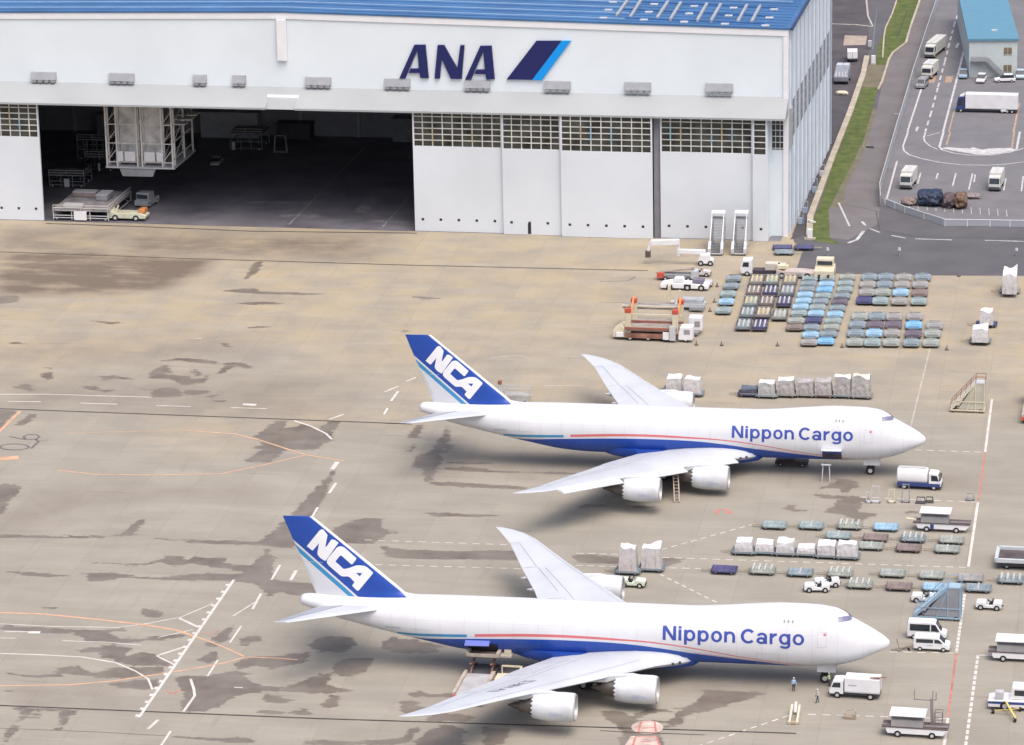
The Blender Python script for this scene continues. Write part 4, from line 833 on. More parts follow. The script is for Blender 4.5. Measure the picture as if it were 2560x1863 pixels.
for p in ([(80,1290),(210,1340)],[(365,1380),(555,1415)],[(685,1425),(1175,1440)],[(1610,1445),(2130,1460)]): yw.run(Z(*Y3, p), .4, .034)
yw.run(Z(*Y1, [(480,1255),(575,1460)]), .35, .034); yw.run(Z(*Y1, [(560,1610),(640,1580),(700,1505)]), .6, .034); yw.run(Z(*Y1, [(685,1420),(715,1455)]), .5, .034); yw.run(Z(*Y2, [(1525,490),(1500,545)]), .5, .034); yw.run(Z(*Y2, [(1065,1440),(1045,1490)]), .5, .034); yw.run(Z(*Y2, [(800,1290),(850,1295)]), .4, .034)
yw.out('road_markings', mat('road_marking_white', (.52,.52,.52), .7, var=.25, scale=1))
yo = Lines(); yo.poly(Z(*Y2, [(1190,870),(1275,870),(1250,940),(1180,940)]), .033).poly(Z(*Y2, [(1385,868),(1465,868),(1445,938),(1370,938)]), .033).run(Z(*Y3, [(1150,0),(1095,180)]), .35, .034).run(Z(*Y3, [(2000,0),(1970,210)]), .4, .034).run(Z(*Y2, [(1480,1250),(1415,1497)]), .3, .034).run(Z(*Y2, [(2215,1170),(2150,1497)]), .4, .034)
yo.out('orange_road_markings', mat('road_marking_orange', (.4,.28,.2), .75, var=.2))
sheet('concrete_pad', [at(*p) for p in [(2108,114),(2112,89),(2168,90),(2164,113)]], .03, mat('pad_tan', (.36,.3,.25), .8, var=.15))
yk = Lines(); yk.run([(2078,60),(2140,62),(2182,67)], .6, .034).run([(2166,0),(2170,40),(2182,66)], .4, .034); yk.out('kerb_line', PWG)
ck = Lines(); ck.run(Z(*Y3, [(160,1050),(180,1180),(205,1310),(400,1340),(700,1395),(1100,1400),(2130,1420)]), .14, .03); ck.run(Z(*Y1, [(520,1270),(690,1300),(843,1340)]), .14, .03); ck.run(Z(*Y2, [(945,120),(830,430)]), .2, .035); ck.out('road_cracks', DRN)
# fences
FEN = bpy.data.materials.new('fence_mesh_grey'); FEN.use_nodes = True
n = FEN.node_tree.nodes; L = FEN.node_tree.links; bs = n['Principled BSDF']; bs.inputs['Base Color'].default_value = (.42,.44,.47,1); bs.inputs['Roughness'].default_value = .6
tr = n.new('ShaderNodeBsdfTransparent'); mx = n.new('ShaderNodeMixShader'); mx.inputs[0].default_value = .62; L.new(tr.outputs[0], mx.inputs[1]); L.new(bs.outputs[0], mx.inputs[2]); L.new(mx.outputs[0], n['Material Output'].inputs[0])
def fence(name, pts, h, step, label, railm, panel=FEN):
    P = [Vector((p[0], p[1], 0)) for p in pts]; t = thing(name, label, 'fence', P[0]); O = P[0]
    for a, b in zip(P, P[1:]):
        MB().bar(a-O+Vector((0,0,h*.5)), b-O+Vector((0,0,h*.5)), .03, h*.9).build('mesh_panel', panel, t)
        MB().bar(a-O+Vector((0,0,h)), b-O+Vector((0,0,h)), .12).build('rail', railm, t)
        k = max(1, int((b-a).length/step))
        for i in range(k): q = a+(b-a)*i/k-O; MB().tube(q, q+Vector((0,0,h+.1)), .06, n=6).build('post', railm, t)
    return t
fence('perimeter_fence', [at(*p) for p in [(2352,-10),(2318,90),(2283,198),(2254,298),(2242,335),(2218,420),(2199,488),(2201,520)]], 2.4, 4, 'tall grey mesh fence running between the perimeter road and the truck yard', LGREY)
fence('yard_fence', [at(*p) for p in [(2213,514),(2262,533),(2310,549),(2358,564),(2362,566),(2475,567),(2575,569)]], 1.3, 3, 'low white railed fence along the front edge of the truck yard', WHITE)
# blue roofed two storey building
fl, fr = at(2422,194), at(2542,193.5); d = (fr-fl); wd = d.length; ang = math.atan2(d.y, d.x)
bd = thing('office_building', 'two storey pale building with flat bright blue roof and an outside stair', 'building', fl, ang)
BW = mat('pale_wall', (.5,.56,.55), .6, var=.05)
MB().box(0, wd, 0, 60, 0, 8.0).build('wall', BW, bd); rf = MB().box(-.3, wd+.3, -.35, 60.3, 8.0, 8.5).build('roof', mat('roof_light_blue', (.105,.25,.345), .5, var=.05), bd)
MB().box(wd*.5, wd*.62, 8, 9, 8.5, 8.7).build('roof_hatch', LGREY, rf)
for x, z in ((wd*.72,5.0),(wd*.72,1.2)):
    o = MB().box(x, x+1.7, -.06, -.005, z, z+1.5).build('window', mat('warm_window', (.2,.16,.1), .25, var=.2), bd); MB().box(x-.1, x+1.8, -.1, -.062, z-.1, z).build('sill', LGREY, o); MB().box(x+.8, x+.88, -.09, -.062, z, z+1.5).build('mullion', LGREY, o)
MB().box(.3, wd*.36, -1.5, -.02, 3.6, 3.8).bar((wd*.36,-.8,3.7),(wd*.7,-.8,.3),1.2,.2).box(.3,.4,-1.5,-1.4,0,3.6).box(wd*.3,wd*.3+.1,-1.5,-1.4,0,3.6).build('stair', MGREY, bd)
MB().bar((.3,-1.5,4.8),(wd*.36,-1.5,4.8),.1).bar((.3,-1.5,4.3),(wd*.36,-1.5,4.3),.5,.9).bar((wd*.36,-1.4,4.4),(wd*.7,-1.4,1.0),.06,.9).build('stair_railing', mat('railing_grey', (.3,.32,.34), .6), bd)
# ------------------------------------------------------------------ dollies
DCOL = {'teal': (.32,.4,.4), 'sage': (.37,.4,.36), 'grey': (.37,.36,.34), 'light blue': (.34,.53,.68), 'sky blue': (.24,.5,.76), 'navy': (.09,.09,.2), 'brown': (.27,.215,.19), 'plum': (.18,.15,.18), 'slate': (.27,.33,.36)}
_dp = {}
def dolly(col, style, label, group, loc, rz):
    k = (col, style)
    if k not in _dp:
        m = mat('dolly_'+col.replace(' ', '_'), DCOL[col], .5, .15, var=.22, scale=.9); m2 = mat('dolly_frame_'+col.replace(' ', '_'), tuple(c*.7 for c in DCOL[col]), .6, var=.2, scale=.9)
        t = thing('cargo_dolly', label, 'dolly', (0,0,0), 0, group)
        if style == 'rail':                                            # open frame with raised longitudinal rails
            MB().box(-2.75,2.75,-1.28,1.28,.42,.6).build('frame', mat('dolly_dark_frame', (.1,.095,.105), .6, var=.25, scale=.8), t)
            MB().box(-2.3,2.3,-1.0,1.0,.6,.64).build('deck', m, t)
            for y in (-.86,-.12,.62): MB().box(-2.1,2.1,y,y+.26,.64,.86).build('rail', mat('dolly_rail_yellow' if col in ('grey','teal') else 'dolly_rail_pale', (.62,.52,.28) if col in ('grey','teal') else (.5,.5,.46), .5, var=.2), t)
            MB().box(-2.75,-2.5,-1.28,1.28,.6,.95).box(2.5,2.75,-1.28,1.28,.6,.8).build('end_stop', m2, t); xs = (-1.7,1.7); L_ = 2.6
        else:
            l, w = {'short': (1.66,1.38), 'grid': (2.0,1.38)}.get(style, (1.75,1.32)); c = .35
            o = [(-l,-w+c),(-l+c,-w),(l-c,-w),(l,-w+c),(l,w-c),(l-c,w),(-l+c,w),(-l,w-c)]
            MB().prism(o, .38, .56, 'z').build('frame', m2, t, bevel=.04)
            mb = MB(); n = 4 if style != 'bars' else 3
            i = [(x*.93, y*.9) for x, y in o]; mb.prism(i, .565, .6, 'z'); mb.build('deck', m, t)
            if style == 'bars':
                for k2 in range(4): x = -l+.55+k2*(2*l-1.1)/3; MB().box(x-.13,x+.13,-w+.2,w-.2,.605,.98).build('load_bar', mat('dolly_bar_pale', (.48,.5,.46), .5, var=.15), t)
            else:
                mb = MB()
                for k2 in range(3): x = -l*.6+k2*l*.6; mb.box(x-.05,x+.05,-w*.8,w*.8,.602,.63)
                mb.build('roller', m2, t)
                if style == 'row': MB().box(-.09,.09,-w*.86,w*.86,.602,.72).build('guide_rail', mat('dolly_bar_pale', (.48,.5,.46), .5, var=.15), t)
            for s in (-1, 1): MB().box(s*(l-.14)-.05, s*(l-.14)+.05, -.9, .9, .56, .74).build('end_stop', m2, t)
            xs = (-l*.62, l*.62); L_ = l
        for x in xs:
            for s in (-1, 1): wheel(t, x, s*.95, .24, .18)
        MB().bar((L_-.1,-.35,.4),(L_+1.3,0,.34),.09).bar((L_-.1,.35,.4),(L_+1.3,0,.34),.09).tube((L_+1.3,0,.28),(L_+1.3,0,.44),.12,n=8).build('tow_bar', mat('tow_bar_sand', (.38,.33,.25), .6), t)
        _dp[k] = t; o = t
    else: o = dup(_dp[k])
    return place(o, loc, rz, label, group)
ORD = ['first','second','third','fourth','fifth','sixth','seventh','eighth','ninth','tenth','eleventh','twelfth']
G2 = (1780, 640, 6.3); G3 = (2080, 650, 7.177)
UPD = R(90+2)
def pt(z, p, h=.55): q = at(*Z(*z, [p])[0], h); return (q.x, q.y, 0)
for i, (p, c) in enumerate(zip([(345,345),(300,465),(255,590),(228,712),(182,850)], ['slate','slate','teal','light blue','teal'])):
    dolly(c, 'flat', f'{c} flat dolly, {ORD[i]} from the hangar in the lone five dolly column', 'dollies in the lone column', pt(G2, p), UPD)
for ci, (nm, P) in enumerate([('railed column by the lone column', [(705,375,'grey'),(660,545,'brown'),(615,715,'teal'),(560,890,'slate'),(500,1080,'slate')]), ('middle railed column', [(945,375,'teal'),(925,545,'navy'),(865,715,'brown'),(810,890,'grey'),(760,1085,'navy')]), ('railed column by the packed dollies', [(1230,380,'grey'),(1190,545,'slate'),(1140,715,'navy'),(1070,925,'sage')])]):
    for i, (x, y, c) in enumerate(P):
        dolly(c, 'rail', f'{c} railed dolly, {ORD[i]} from the hangar in the {nm}', 'long railed dollies', pt(G2, (x, y)), UPD)
C1 = [(1545,345,'teal'),(1520,430,'slate'),(1495,515,'slate'),(1468,605,'light blue'),(1440,700,'light blue'),(1395,795,'light blue'),(1368,895,'teal'),(1325,1010,'sage'),(1300,1115,'brown')]
C2 = [(1820,350,'slate'),(1805,440,'light blue'),(1775,525,'sky blue'),(1750,620,'teal'),(1710,710,'slate'),(1665,805,'teal'),(1640,900,'light blue'),(1605,1005,'navy'),(1570,1120,'slate'),(1555,1235,'light blue'),(1530,1350,'grey')]
C3 = [(2135,325,'sage'),(2110,425,'teal'),(2090,520,'teal'),(2050,620,'slate'),(2010,715,'plum'),(1978,815,'slate'),(1940,915,'light blue'),(1908,1015,'teal'),(1880,1115,'sage'),(1840,1220,'slate'),(1795,1335,'sky blue')]
for nm, P in (('packed column beside the railed dollies', C1), ('middle packed column', C2), ('packed column beside the dolly grids', C3)):
    for i, (x, y, c) in enumerate(P):
        dolly(c, 'short', f'{c} dolly, {ORD[i]} from the hangar in the {nm}', 'dollies in the packed columns', pt(G2, (x, y)), UPD)
D = [[(670,300,'slate'),(970,300,'slate'),(1290,305,'grey'),(1630,300,'slate')],[(640,432,'grey'),(945,432,'slate'),(1260,435,'grey'),(1585,432,'grey')],[(630,570,'grey'),(910,570,'sage'),(1235,575,'light blue'),(1575,580,'brown')],[(580,715,'navy'),(870,725,'teal'),(1210,730,'grey'),(1555,730,'teal')]]
for i, row in enumerate(D):
    for j, (x, y, c) in enumerate(row):
        dolly(c, 'grid', f'{c} dolly, upper grid, {ORD[i]} row from the asphalt, {ORD[j]} from the packed columns', 'dollies in the upper grid', pt(G3, (x, y)), UPD)
E_ = [[(500,1005,'sage'),(805,1005,'slate'),(1120,1010,'grey'),(1485,1005,'grey')],[(455,1150,'slate'),(775,1155,'plum'),(1105,1155,'plum'),(1470,1160,'sky blue'),(1845,1165,'grey')],[(425,1305,'slate'),(755,1305,'light blue'),(1080,1305,'grey'),(1460,1315,'plum'),(1805,1310,'sage')],[(410,1465,'sage'),(725,1470,'teal'),(1065,1470,'sage'),(1425,1475,'slate'),(1775,1475,'sage')]]
for i, row in enumerate(E_):
    for j, (x, y, c) in enumerate(row):
        dolly(c, 'grid', f'{c} dolly, lower grid, {ORD[i]} row from the asphalt, {ORD[j]} from the packed columns', 'dollies in the lower grid', pt(G3, (x, y)), UPD)
ROWS = [('pair of rows above the white wrapped pallets, far row', [(1936,1311,'teal','flat'),(2028.5,1312,'teal','row'),(2124,1312,'sage','bars'),(2215,1316,'light blue','flat')]),
 ('short row just behind the wrapped pallets', [(2096,1337,'teal','row'),(2189,1342,'brown','flat'),(2283,1344,'slate','bars'),(2379,1348,'sage','row')]),
 ('row that starts at the last wrapped pallet', [(2178,1363,'sage','row'),(2272,1368,'brown','flat'),(2368,1371,'sage','row')]),
 ('long row between the wrapped pallets and the near jet', [(1811,1422,'navy','flat'),(1906.6,1424,'sage','bars'),(2001,1429,'slate','row'),(2100.6,1431,'sage','bars'),(2231,1431,'sage','flat'),(2329.6,1436,'sage','row'),(2426,1443,'grey','flat'),(2527,1447,'slate','bars')]),
 ('row next to the blue stairs', [(2149.7,1459,'sage','bars'),(2248,1464,'brown','flat'),(2339,1466,'light blue','flat'),(2446,1468,'slate','row')])]
SH = ['far row behind the wrapped pallets', 'middle row behind the wrapped pallets', 'row ending at the wrapped pallets', 'long row before the near jet', 'row by the blue stairs']
for (nm, P), sh in zip(ROWS, SH):
    for i, (x, y, c, st) in enumerate(P):
        q = at(x, y, .5); dolly(c, st, f'{c} dolly, {ORD[i]} from the tail end of the {sh}', 'dollies set out in tow rows', (q.x, q.y, 0), R(178))
for p, c, lb in [((1956,617),'navy','navy flat dolly by the hangar corner, beside a grey one'),((2010,617),'navy','navy flat dolly nearest the grass strip end by the hangar corner'),((1960,629),'slate','grey blue flat dolly in front of two navy ones at the hangar corner')]:
    q = at(*p, .5); dolly(c, 'flat', lb, 'dollies at the hangar corner', (q.x, q.y, 0), R(4))
# ------------------------------------------------------------------ wrapped cargo pallets
def pallet(label, loc, size, rz=0, m=None, top=None, seed=0, group='wrapped cargo pallets', base=.62, band=True):
    w, d, h = size; t = thing('cargo_pallet', label, 'cargo pallet', loc, rz, group)
    MB().box(-w/2-.06, w/2+.06, -d/2-.06, d/2+.06, base, base+.07).build('pallet_base', ALU, t)
    bm = bmesh.new(); n = 9
    bmesh.ops.create_cube(bm, size=1); bmesh.ops.subdivide_edges(bm, edges=bm.edges, cuts=n, use_grid_fill=True)
    rr = random.Random(seed); off = Vector((rr.random()*50, rr.random()*50, 0)); tp = rr.uniform(.8, .97)
    for v in bm.verts:
        x, y, z = v.co; k = 1-(1-tp)*max(0, z+.1); nz = noise.noise(Vector((x*3, y*3, z*3))+off)*.1+noise.noise(Vector((x*8, y*8, z*8))+off)*.035
        hh = h*(1+.22*noise.noise(Vector((x*1.6, y*1.6, 0))+off)) if z > .2 else h
        v.co = ((x*k)*w*(1+nz*.35), (y*k)*d*(1+nz*.35), base+.075+max(0, (z+.5)*hh*(1+nz*.2)))
    for f in bm.faces: f.material_index = 1 if f.normal.z > .6 and f.calc_center_median().z > base+h*.6 else 0
    bm.normal_update()
    for f in bm.faces: f.material_index = 1 if f.normal.z > .55 else 0
    me = bpy.data.meshes.new('wrapped_load'); bm.to_mesh(me); bm.free(); me.materials.append(m or WRAP); me.materials.append(top or WTOP); me.shade_smooth(); me.set_sharp_from_angle(angle=R(38)); put('wrapped_load', me, t)
    if band:
        mb = MB()
        for x in (-w*.28, w*.24): mb.bar((x, -d/2*1.03, base+.1), (x*tp, -d/2*tp*1.02, base+h*.96), .06, .03)
        mb.build('strap', mat('strap_grey', (.25,.25,.27), .6), t)
    return t
def wrap(name, a, b, c):
    m = bpy.data.materials.new(name); m.use_nodes = True; N = m.node_tree.nodes; L = m.node_tree.links; bs = N['Principled BSDF']; tc = N.new('ShaderNodeTexCoord')
    v = N.new('ShaderNodeTexVoronoi'); v.inputs['Scale'].default_value = 1.1; nz = N.new('ShaderNodeTexNoise'); nz.inputs['Scale'].default_value = 2.2; nz.inputs['Detail'].default_value = 6
    r1 = N.new('ShaderNodeValToRGB'); e = r1.color_ramp.elements; e[0].position = .25; e[1].position = .8; e[0].color = (*a, 1); e[1].color = (*c, 1); x = e.new(.5); x.color = (*b, 1)
    mu = N.new('ShaderNodeMix'); mu.data_type = 'RGBA'; mu.inputs[0].default_value = .05; L.new(tc.outputs['Object'], v.inputs['Vector']); L.new(tc.outputs['Object'], nz.inputs['Vector']); L.new(nz.outputs[0], r1.inputs[0]); L.new(r1.outputs[0], mu.inputs[6]); L.new(v.outputs['Color'], mu.inputs[7])
    hs = N.new('ShaderNodeHueSaturation'); hs.inputs['Saturation'].default_value = .5; L.new(mu.outputs[2], hs.inputs['Color']); L.new(hs.outputs[0], bs.inputs['Base Color']); bs.inputs['Roughness'].default_value = .4; return m
WRAP = wrap('pallet_wrap_white', (.4,.38,.38), (.52,.5,.5), (.66,.66,.68)); WTOP = mat('pallet_cover_white', (.72,.72,.73), .5, var=.06); WNET = wrap('pallet_net_grey', (.22,.2,.185), (.36,.33,.31), (.52,.5,.48)); WBLU = wrap('pallet_net_bluegrey', (.25,.27,.27), (.38,.4,.39), (.5,.52,.5))
def cargo_on_dolly(cx, by, wpx, hpx, label, col, seed, m=None, top=None, group='wrapped cargo pallets', dlabel=None, depth=2.4):
    q = at(cx, by); sc = FPX/((q-CAM).dot(FWD)); w = max(1.6, wpx/sc*.98); h = max(.7, (hpx-depth*.285*sc)/(.958*sc)-.62)
    loc = (q.x, q.y+depth/2, 0)
    dolly(col, 'flat', dlabel or f'{col} dolly under the {label}', 'dollies carrying cargo', loc, R(178))
    pallet(label, loc, (w, depth, h), 0, m, top, seed, group)
RA = ['navy covered low cargo load at the tail end of the row behind the far jet', 'greenish net covered cargo pallet after the low navy load', 'white topped cargo pallet, third in the row behind the far jet', 'patchwork stepped cargo pallet, fourth in the row behind the far jet', 'beige cargo pallet, fifth in the row behind the far jet', 'white peaked cargo pallet, sixth in the row behind the far jet', 'tall tan cargo pallet with white hood closing the row behind the far jet']
for i, (x0, x1, y0, y1, m, tp) in enumerate([(1850,1893,966,995,mat('navy_tarp', (.07,.075,.11), .5, var=.2),mat('slate_tarp', (.12,.14,.19), .5, var=.2)),(1895,1937,949,998,WBLU,WTOP),(1941,1986,943,996,WNET,WTOP),(1990,2034,946,996,WNET,WNET),(2036,2079,946,997,WNET,WNET),(2083,2127,938,998,WNET,WTOP),(2128,2176,934,1000,WNET,mat('cream_cover', (.62,.58,.5), .5))]):
    cargo_on_dolly((x0+x1)/2, y1, x1-x0, y1-y0, RA[i], ['navy','teal','grey','grey','brown','slate','grey'][i], 20+i, m, tp, 'pallets behind the far jet', f'{["navy","teal","grey","grey","brown","slate","grey"][i]} dolly carrying the {ORD[i]} pallet behind the far jet')
RB = ['square white wrapped pallet at the tail end of the row between the jets', 'rounded white wrapped pallet with crossed straps, second between the jets', 'crisp white box pallet, third in the row between the jets', 'low sagging white wrapped bundle between the box pallets', 'bluish white wrapped pallet beside the low bundle', 'bluish white slumped pallet touching its twin, last between the jets']
for i, (x0, x1, y0, y1) in enumerate([(1837,1881,1345,1391),(1887,1934,1350,1391),(1940,1985,1345,1394),(1991,2038,1364,1396),(2043,2088,1352,1400),(2091,2143,1353,1403)]):
    cargo_on_dolly((x0+x1)/2, y1, x1-x0, y1-y0, RB[i], 'slate', 40+i, WRAP, WTOP, 'white wrapped pallets between the jets', f'slate dolly carrying the {ORD[i]} white pallet between the jets')
for i, (x0, x1, y0, y1, lb) in enumerate([(1547,1590,1360,1440,'tall pinkish white pallet towed behind the near jet wing'),(1603,1652,1360,1433,'tall pinkish white pallet with a dark slit standing clear of the wing')]):
    cargo_on_dolly((x0+x1)/2, y1, x1-x0, y1-y0, lb, 'slate', 60+i, wrap(f'pallet_wrap_pink_{"ab"[i]}', (.42,.38,.37), (.52,.47,.46), (.6,.57,.56)), WTOP, 'tall pallets by the near jet', f'slate dolly carrying the tall pallet {["next to the tow tractor","beside the dashed line"][i]}')
for i, (x0, x1, y0, y1, lb) in enumerate([(1665,1704,937,985,'white hooded pallet half behind the far jet wing'),(1709,1752,941,994,'white hooded pallet at the far jet engine')]):
    cargo_on_dolly((x0+x1)/2, y1, x1-x0, y1-y0, lb, 'slate', 70+i, WRAP, WTOP, 'hooded pallets by the far jet', f'slate dolly carrying the pallet {["half behind the wing","at the engine"][i]}')
for i, (x0, x1, y0, y1, d, lb) in enumerate([(2505,2541,655,745,6.5,'long white covered load on a trailer near the asphalt edge'),(2449,2482,760,822,3,'white topped load behind a dark gap on the open apron'),(2429,2470,800,866,4,'grey white covered load in front of the white topped one')]):
    cargo_on_dolly((x0+x1)/2, y1, x1-x0, (y1-y0)-8, lb, ['grey','navy','slate'][i], 80+i, WRAP, WTOP, 'covered loads on the open apron', f'{["grey","navy","slate"][i]} dolly under the {["long covered load","white topped load","grey white load"][i]}', d)
# ------------------------------------------------------------------ vehicles (local: +x forward)
def tug(label, loc, rz, m=WHITE, group='small tow tractors', canopy=False):
    t = thing('tow_tractor', label, 'tow tractor', loc, rz, group)
    MB().prism([(-1.6,.35),(1.7,.35),(1.75,.75),(1.6,1.05),(.45,1.1),(.3,.75),(-.45,.72),(-.6,1.1),(-1.55,1.12),(-1.65,.9)], -.75, .75).build('body', m, t, bevel=.06)
    MB().box(-.42,.0,-.5,.5,.74,.9).box(-.5,-.4,-.5,.5,.9,1.35).build('seat', BLACK, t, bevel=.03)
    MB().tube((.3,.25,.8),(.1,.25,1.2),.03,n=6).tube((.12,.25,1.18),(.06,.25,1.24),.2,n=12).build('steering_wheel', BLACK, t)
    MB().box(1.72,1.82,-.6,.6,.4,.65).build('bumper', DGREY, t); MB().box(-1.85,-1.62,-.1,.1,.45,.6).build('tow_hook', DGREY, t)
    for y in (-.5,.5): MB().tube((1.62,y,.85),(1.74,y,.85),.1,n=10).build('headlight', LGREY, t)
    for x in (-1.05,1.05):
        for s in (-1, 1): wheel(t, x, s*.68, .38, .26)
    if canopy:
        MB().box(-1.2,.8,-.72,.72,1.95,2.03).build('canopy', m, t, bevel=.03)
        for x in (-1.1,.7):
            for s in (-.65,.65): MB().tube((x,s,1.0),(x,s,1.95),.04,n=6).build('canopy_post', DGREY, t)
    return t
def box_truck(label, loc, rz, L=6.4, h=2.9, cabm=WHITE, boxm=WHITE, skirt=None, group=None, w=2.2, tank=False, cat='truck'):
    t = thing('box_truck' if not tank else 'service_truck', label, cat, loc, rz, group); c = 1.75; x0, x1 = -L/2, L/2
    MB().box(x0, x1-.3, -w*.4, w*.4, .5, .8).build('chassis', DGREY, t)
    cb = MB().prism([(x1-c,.55),(x1-.02,.55),(x1,1.15),(x1-.12,1.35),(x1-.42,h*.78),(x1-.6,h*.84),(x1-c,h*.86)], -w/2+.06, w/2-.06).build('cab', cabm, t, bevel=.07)
    MB().prism([(x1-.11,1.42),(x1-.40,h*.76),(x1-.46,h*.76),(x1-.17,1.42)], -w/2+.2, w/2-.2).add([], []).build('windscreen', GLASS, cb, loc=(.035,0,0))
    for s in (-1, 1):
        y = s*(w/2-.06); MB().prism([(x1-1.4,1.4),(x1-.32,1.4),(x1-.55,h*.74),(x1-1.4,h*.76)], y-.012 if s < 0 else y-.03, y+.03 if s < 0 else y+.012).build('side_window', GLASS, cb)
        MB().tube((x1-.02,s*.7,.8),(x1+.03,s*.7,.8),.12,n=10).build('headlight', LGREY, cb)
        MB().box(x1-.25,x1-.12,s*(w/2+.12)-.06,s*(w/2+.12)+.06,1.5,1.95).build('mirror', DGREY, cb)
    MB().box(x1-.04,x1+.08,-w/2+.1,w/2-.1,.45,.7).build('bumper', DGREY, t)
    if tank:
        n = 20; f = lambda k, t_: math.copysign(abs(t_)**k, t_)
        MB().loft([[(x, w/2*q*f(.6, math.cos(a)), .85+(h-.85)/2+(h-.85)/2*q*f(.6, math.sin(a))) for a in [2*math.pi*i/n for i in range(n)]] for x, q in ((x0,.9),(x0+.12,1),(x1-c-.35,1),(x1-c-.2,.9))]).build('tank_body', boxm, t, smooth=40)
        MB().box(x0+.2,x1-c-.5,-.35,.35,h,h+.12).build('walkway', LGREY, t)
    else:
        bx = MB().box(x0, x1-c-.15, -w/2, w/2, .85, h).build('cargo_box', boxm, t, bevel=.05)
        MB().box(x0+.1, x1-c-.25, -w/2-.012, w/2+.012, .95, 1.05).build('side_rail', LGREY, bx); MB().box(x0-.012, x0-.002, -.03, .03, .9, h-.1).build('door_gap', DGREY, bx)
    if skirt: MB().box(x0+.05, x1-.1, -w/2-.015, w/2+.015, .5, 1.0).build('skirt', skirt, t, bevel=.03)
    for x in (x0+1.1, x1-1.0): 
        for s in (-1, 1): wheel(t, x, s*(w/2-.16), .42, .3)
    return t
def van(label, loc, rz, L=4.8, h=2.0, group='white vans'):
    t = thing('van', label, 'van', loc, rz, group); w = 1.78; a, b = -L/2, L/2
    pr = [(a,.35),(b-.05,.35),(b,.75),(b-.12,1.0),(b-.65,1.12),(b-1.35,h-.12),(b-1.7,h),(a+.15,h),(a+.02,h-.2)]
    body = MB().prism(pr, -w/2, w/2).build('body', WHITE, t, bevel=.09)
    MB().prism([(b-.68,1.16),(b-1.33,h-.14),(b-1.39,h-.14),(b-.74,1.16)], -w/2+.15, w/2-.15).build('windscreen', GLASS, body, loc=(.03,0,.02))
    for s in (-1, 1):
        y0, y1 = (s*w/2-.015, s*w/2+.03) if s < 0 else (s*w/2-.03, s*w/2+.015)
        MB().prism([(a+.35,1.18),(b-2.1,1.18),(b-2.1,h-.28),(a+.35,h-.28)], y0, y1).build('side_window', GLASS, body); MB().prism([(b-1.95,1.18),(b-.9,1.18),(b-1.4,h-.3),(b-1.95,h-.28)], y0, y1).build('door_window', GLASS, body)
        MB().box(b-.13,b+.015,s*.62-.16,s*.62+.16,.75,.93).build('headlight', LGREY, body); MB().box(b-1.2,b-1.05,s*(w/2+.1)-.08,s*(w/2+.1)+.08,1.2,1.4).build('mirror', DGREY, body)
        MB().box(b-2.9,b-2.2,y0,y1,.82,.92).build('faint_lettering', mat('faint_letter_grey', (.4,.42,.46), .5, var=0), body)
    MB().box(a-.012,a+.02,-w/2+.2,w/2-.2,1.2,h-.25).build('rear_window', GLASS, body); MB().box(b-.02,b+.05,-w/2+.1,w/2-.1,.35,.52).build('bumper', MGREY, t)
    for x in (a+.85, b-.8):
        for s in (-1, 1): wheel(t, x, s*(w/2-.1), .34, .22)
    return t
def gpt(x, y, z=0): q = at(x, y, z); return (q.x, q.y, 0)
# front apron
van('white high roof van parked furthest from the near jet nose', gpt(2318,1594), R(-2), 5.0, 2.35); van('white low roof van parked alongside the high roof van', gpt(2330,1624), R(-2), 4.6, 1.95)
box_truck('white and blue tanker truck standing off the far jet nose', gpt(2299,1219), R(-4), 6.3, 2.95, WHITE, WHITE, BLUEP, None, 2.2, True, 'tanker truck')
t = box_truck('white lavatory service truck facing the near jet nose wheel', gpt(2138,1741), R(176), 6.2, 2.7, WHITE, WHITE, None, None, 2.1, False, 'service truck')
MB().bar((-3.1,.6,2.78),(-1.9,.9,2.9),.12).bar((-1.9,.9,2.9),(-3.9,1.0,3.1),.1).build('hose_boom', RUST, t); MB().box(-.3,.7,1.063,1.075,1.75,1.9).build('faint_lettering', MATS['faint_letter_grey'], t)
tug('white open tow tractor by the dolly row, nose to the tail', gpt(2043,1478), R(185)); tug('white open tow tractor half hidden behind another tractor', gpt(2068,1466), R(190), canopy=False)
tug('white open tow tractor tucked behind the blue stairs', gpt(2312,1504), R(178)); tug('white open tow tractor alone beyond the white stand line', gpt(2473,1522), R(176))
tug('white and lime tow tractor pulling the tall pallets', gpt(1582,1466), R(-3), mat('lime_white', (.6,.68,.55), .4)); 
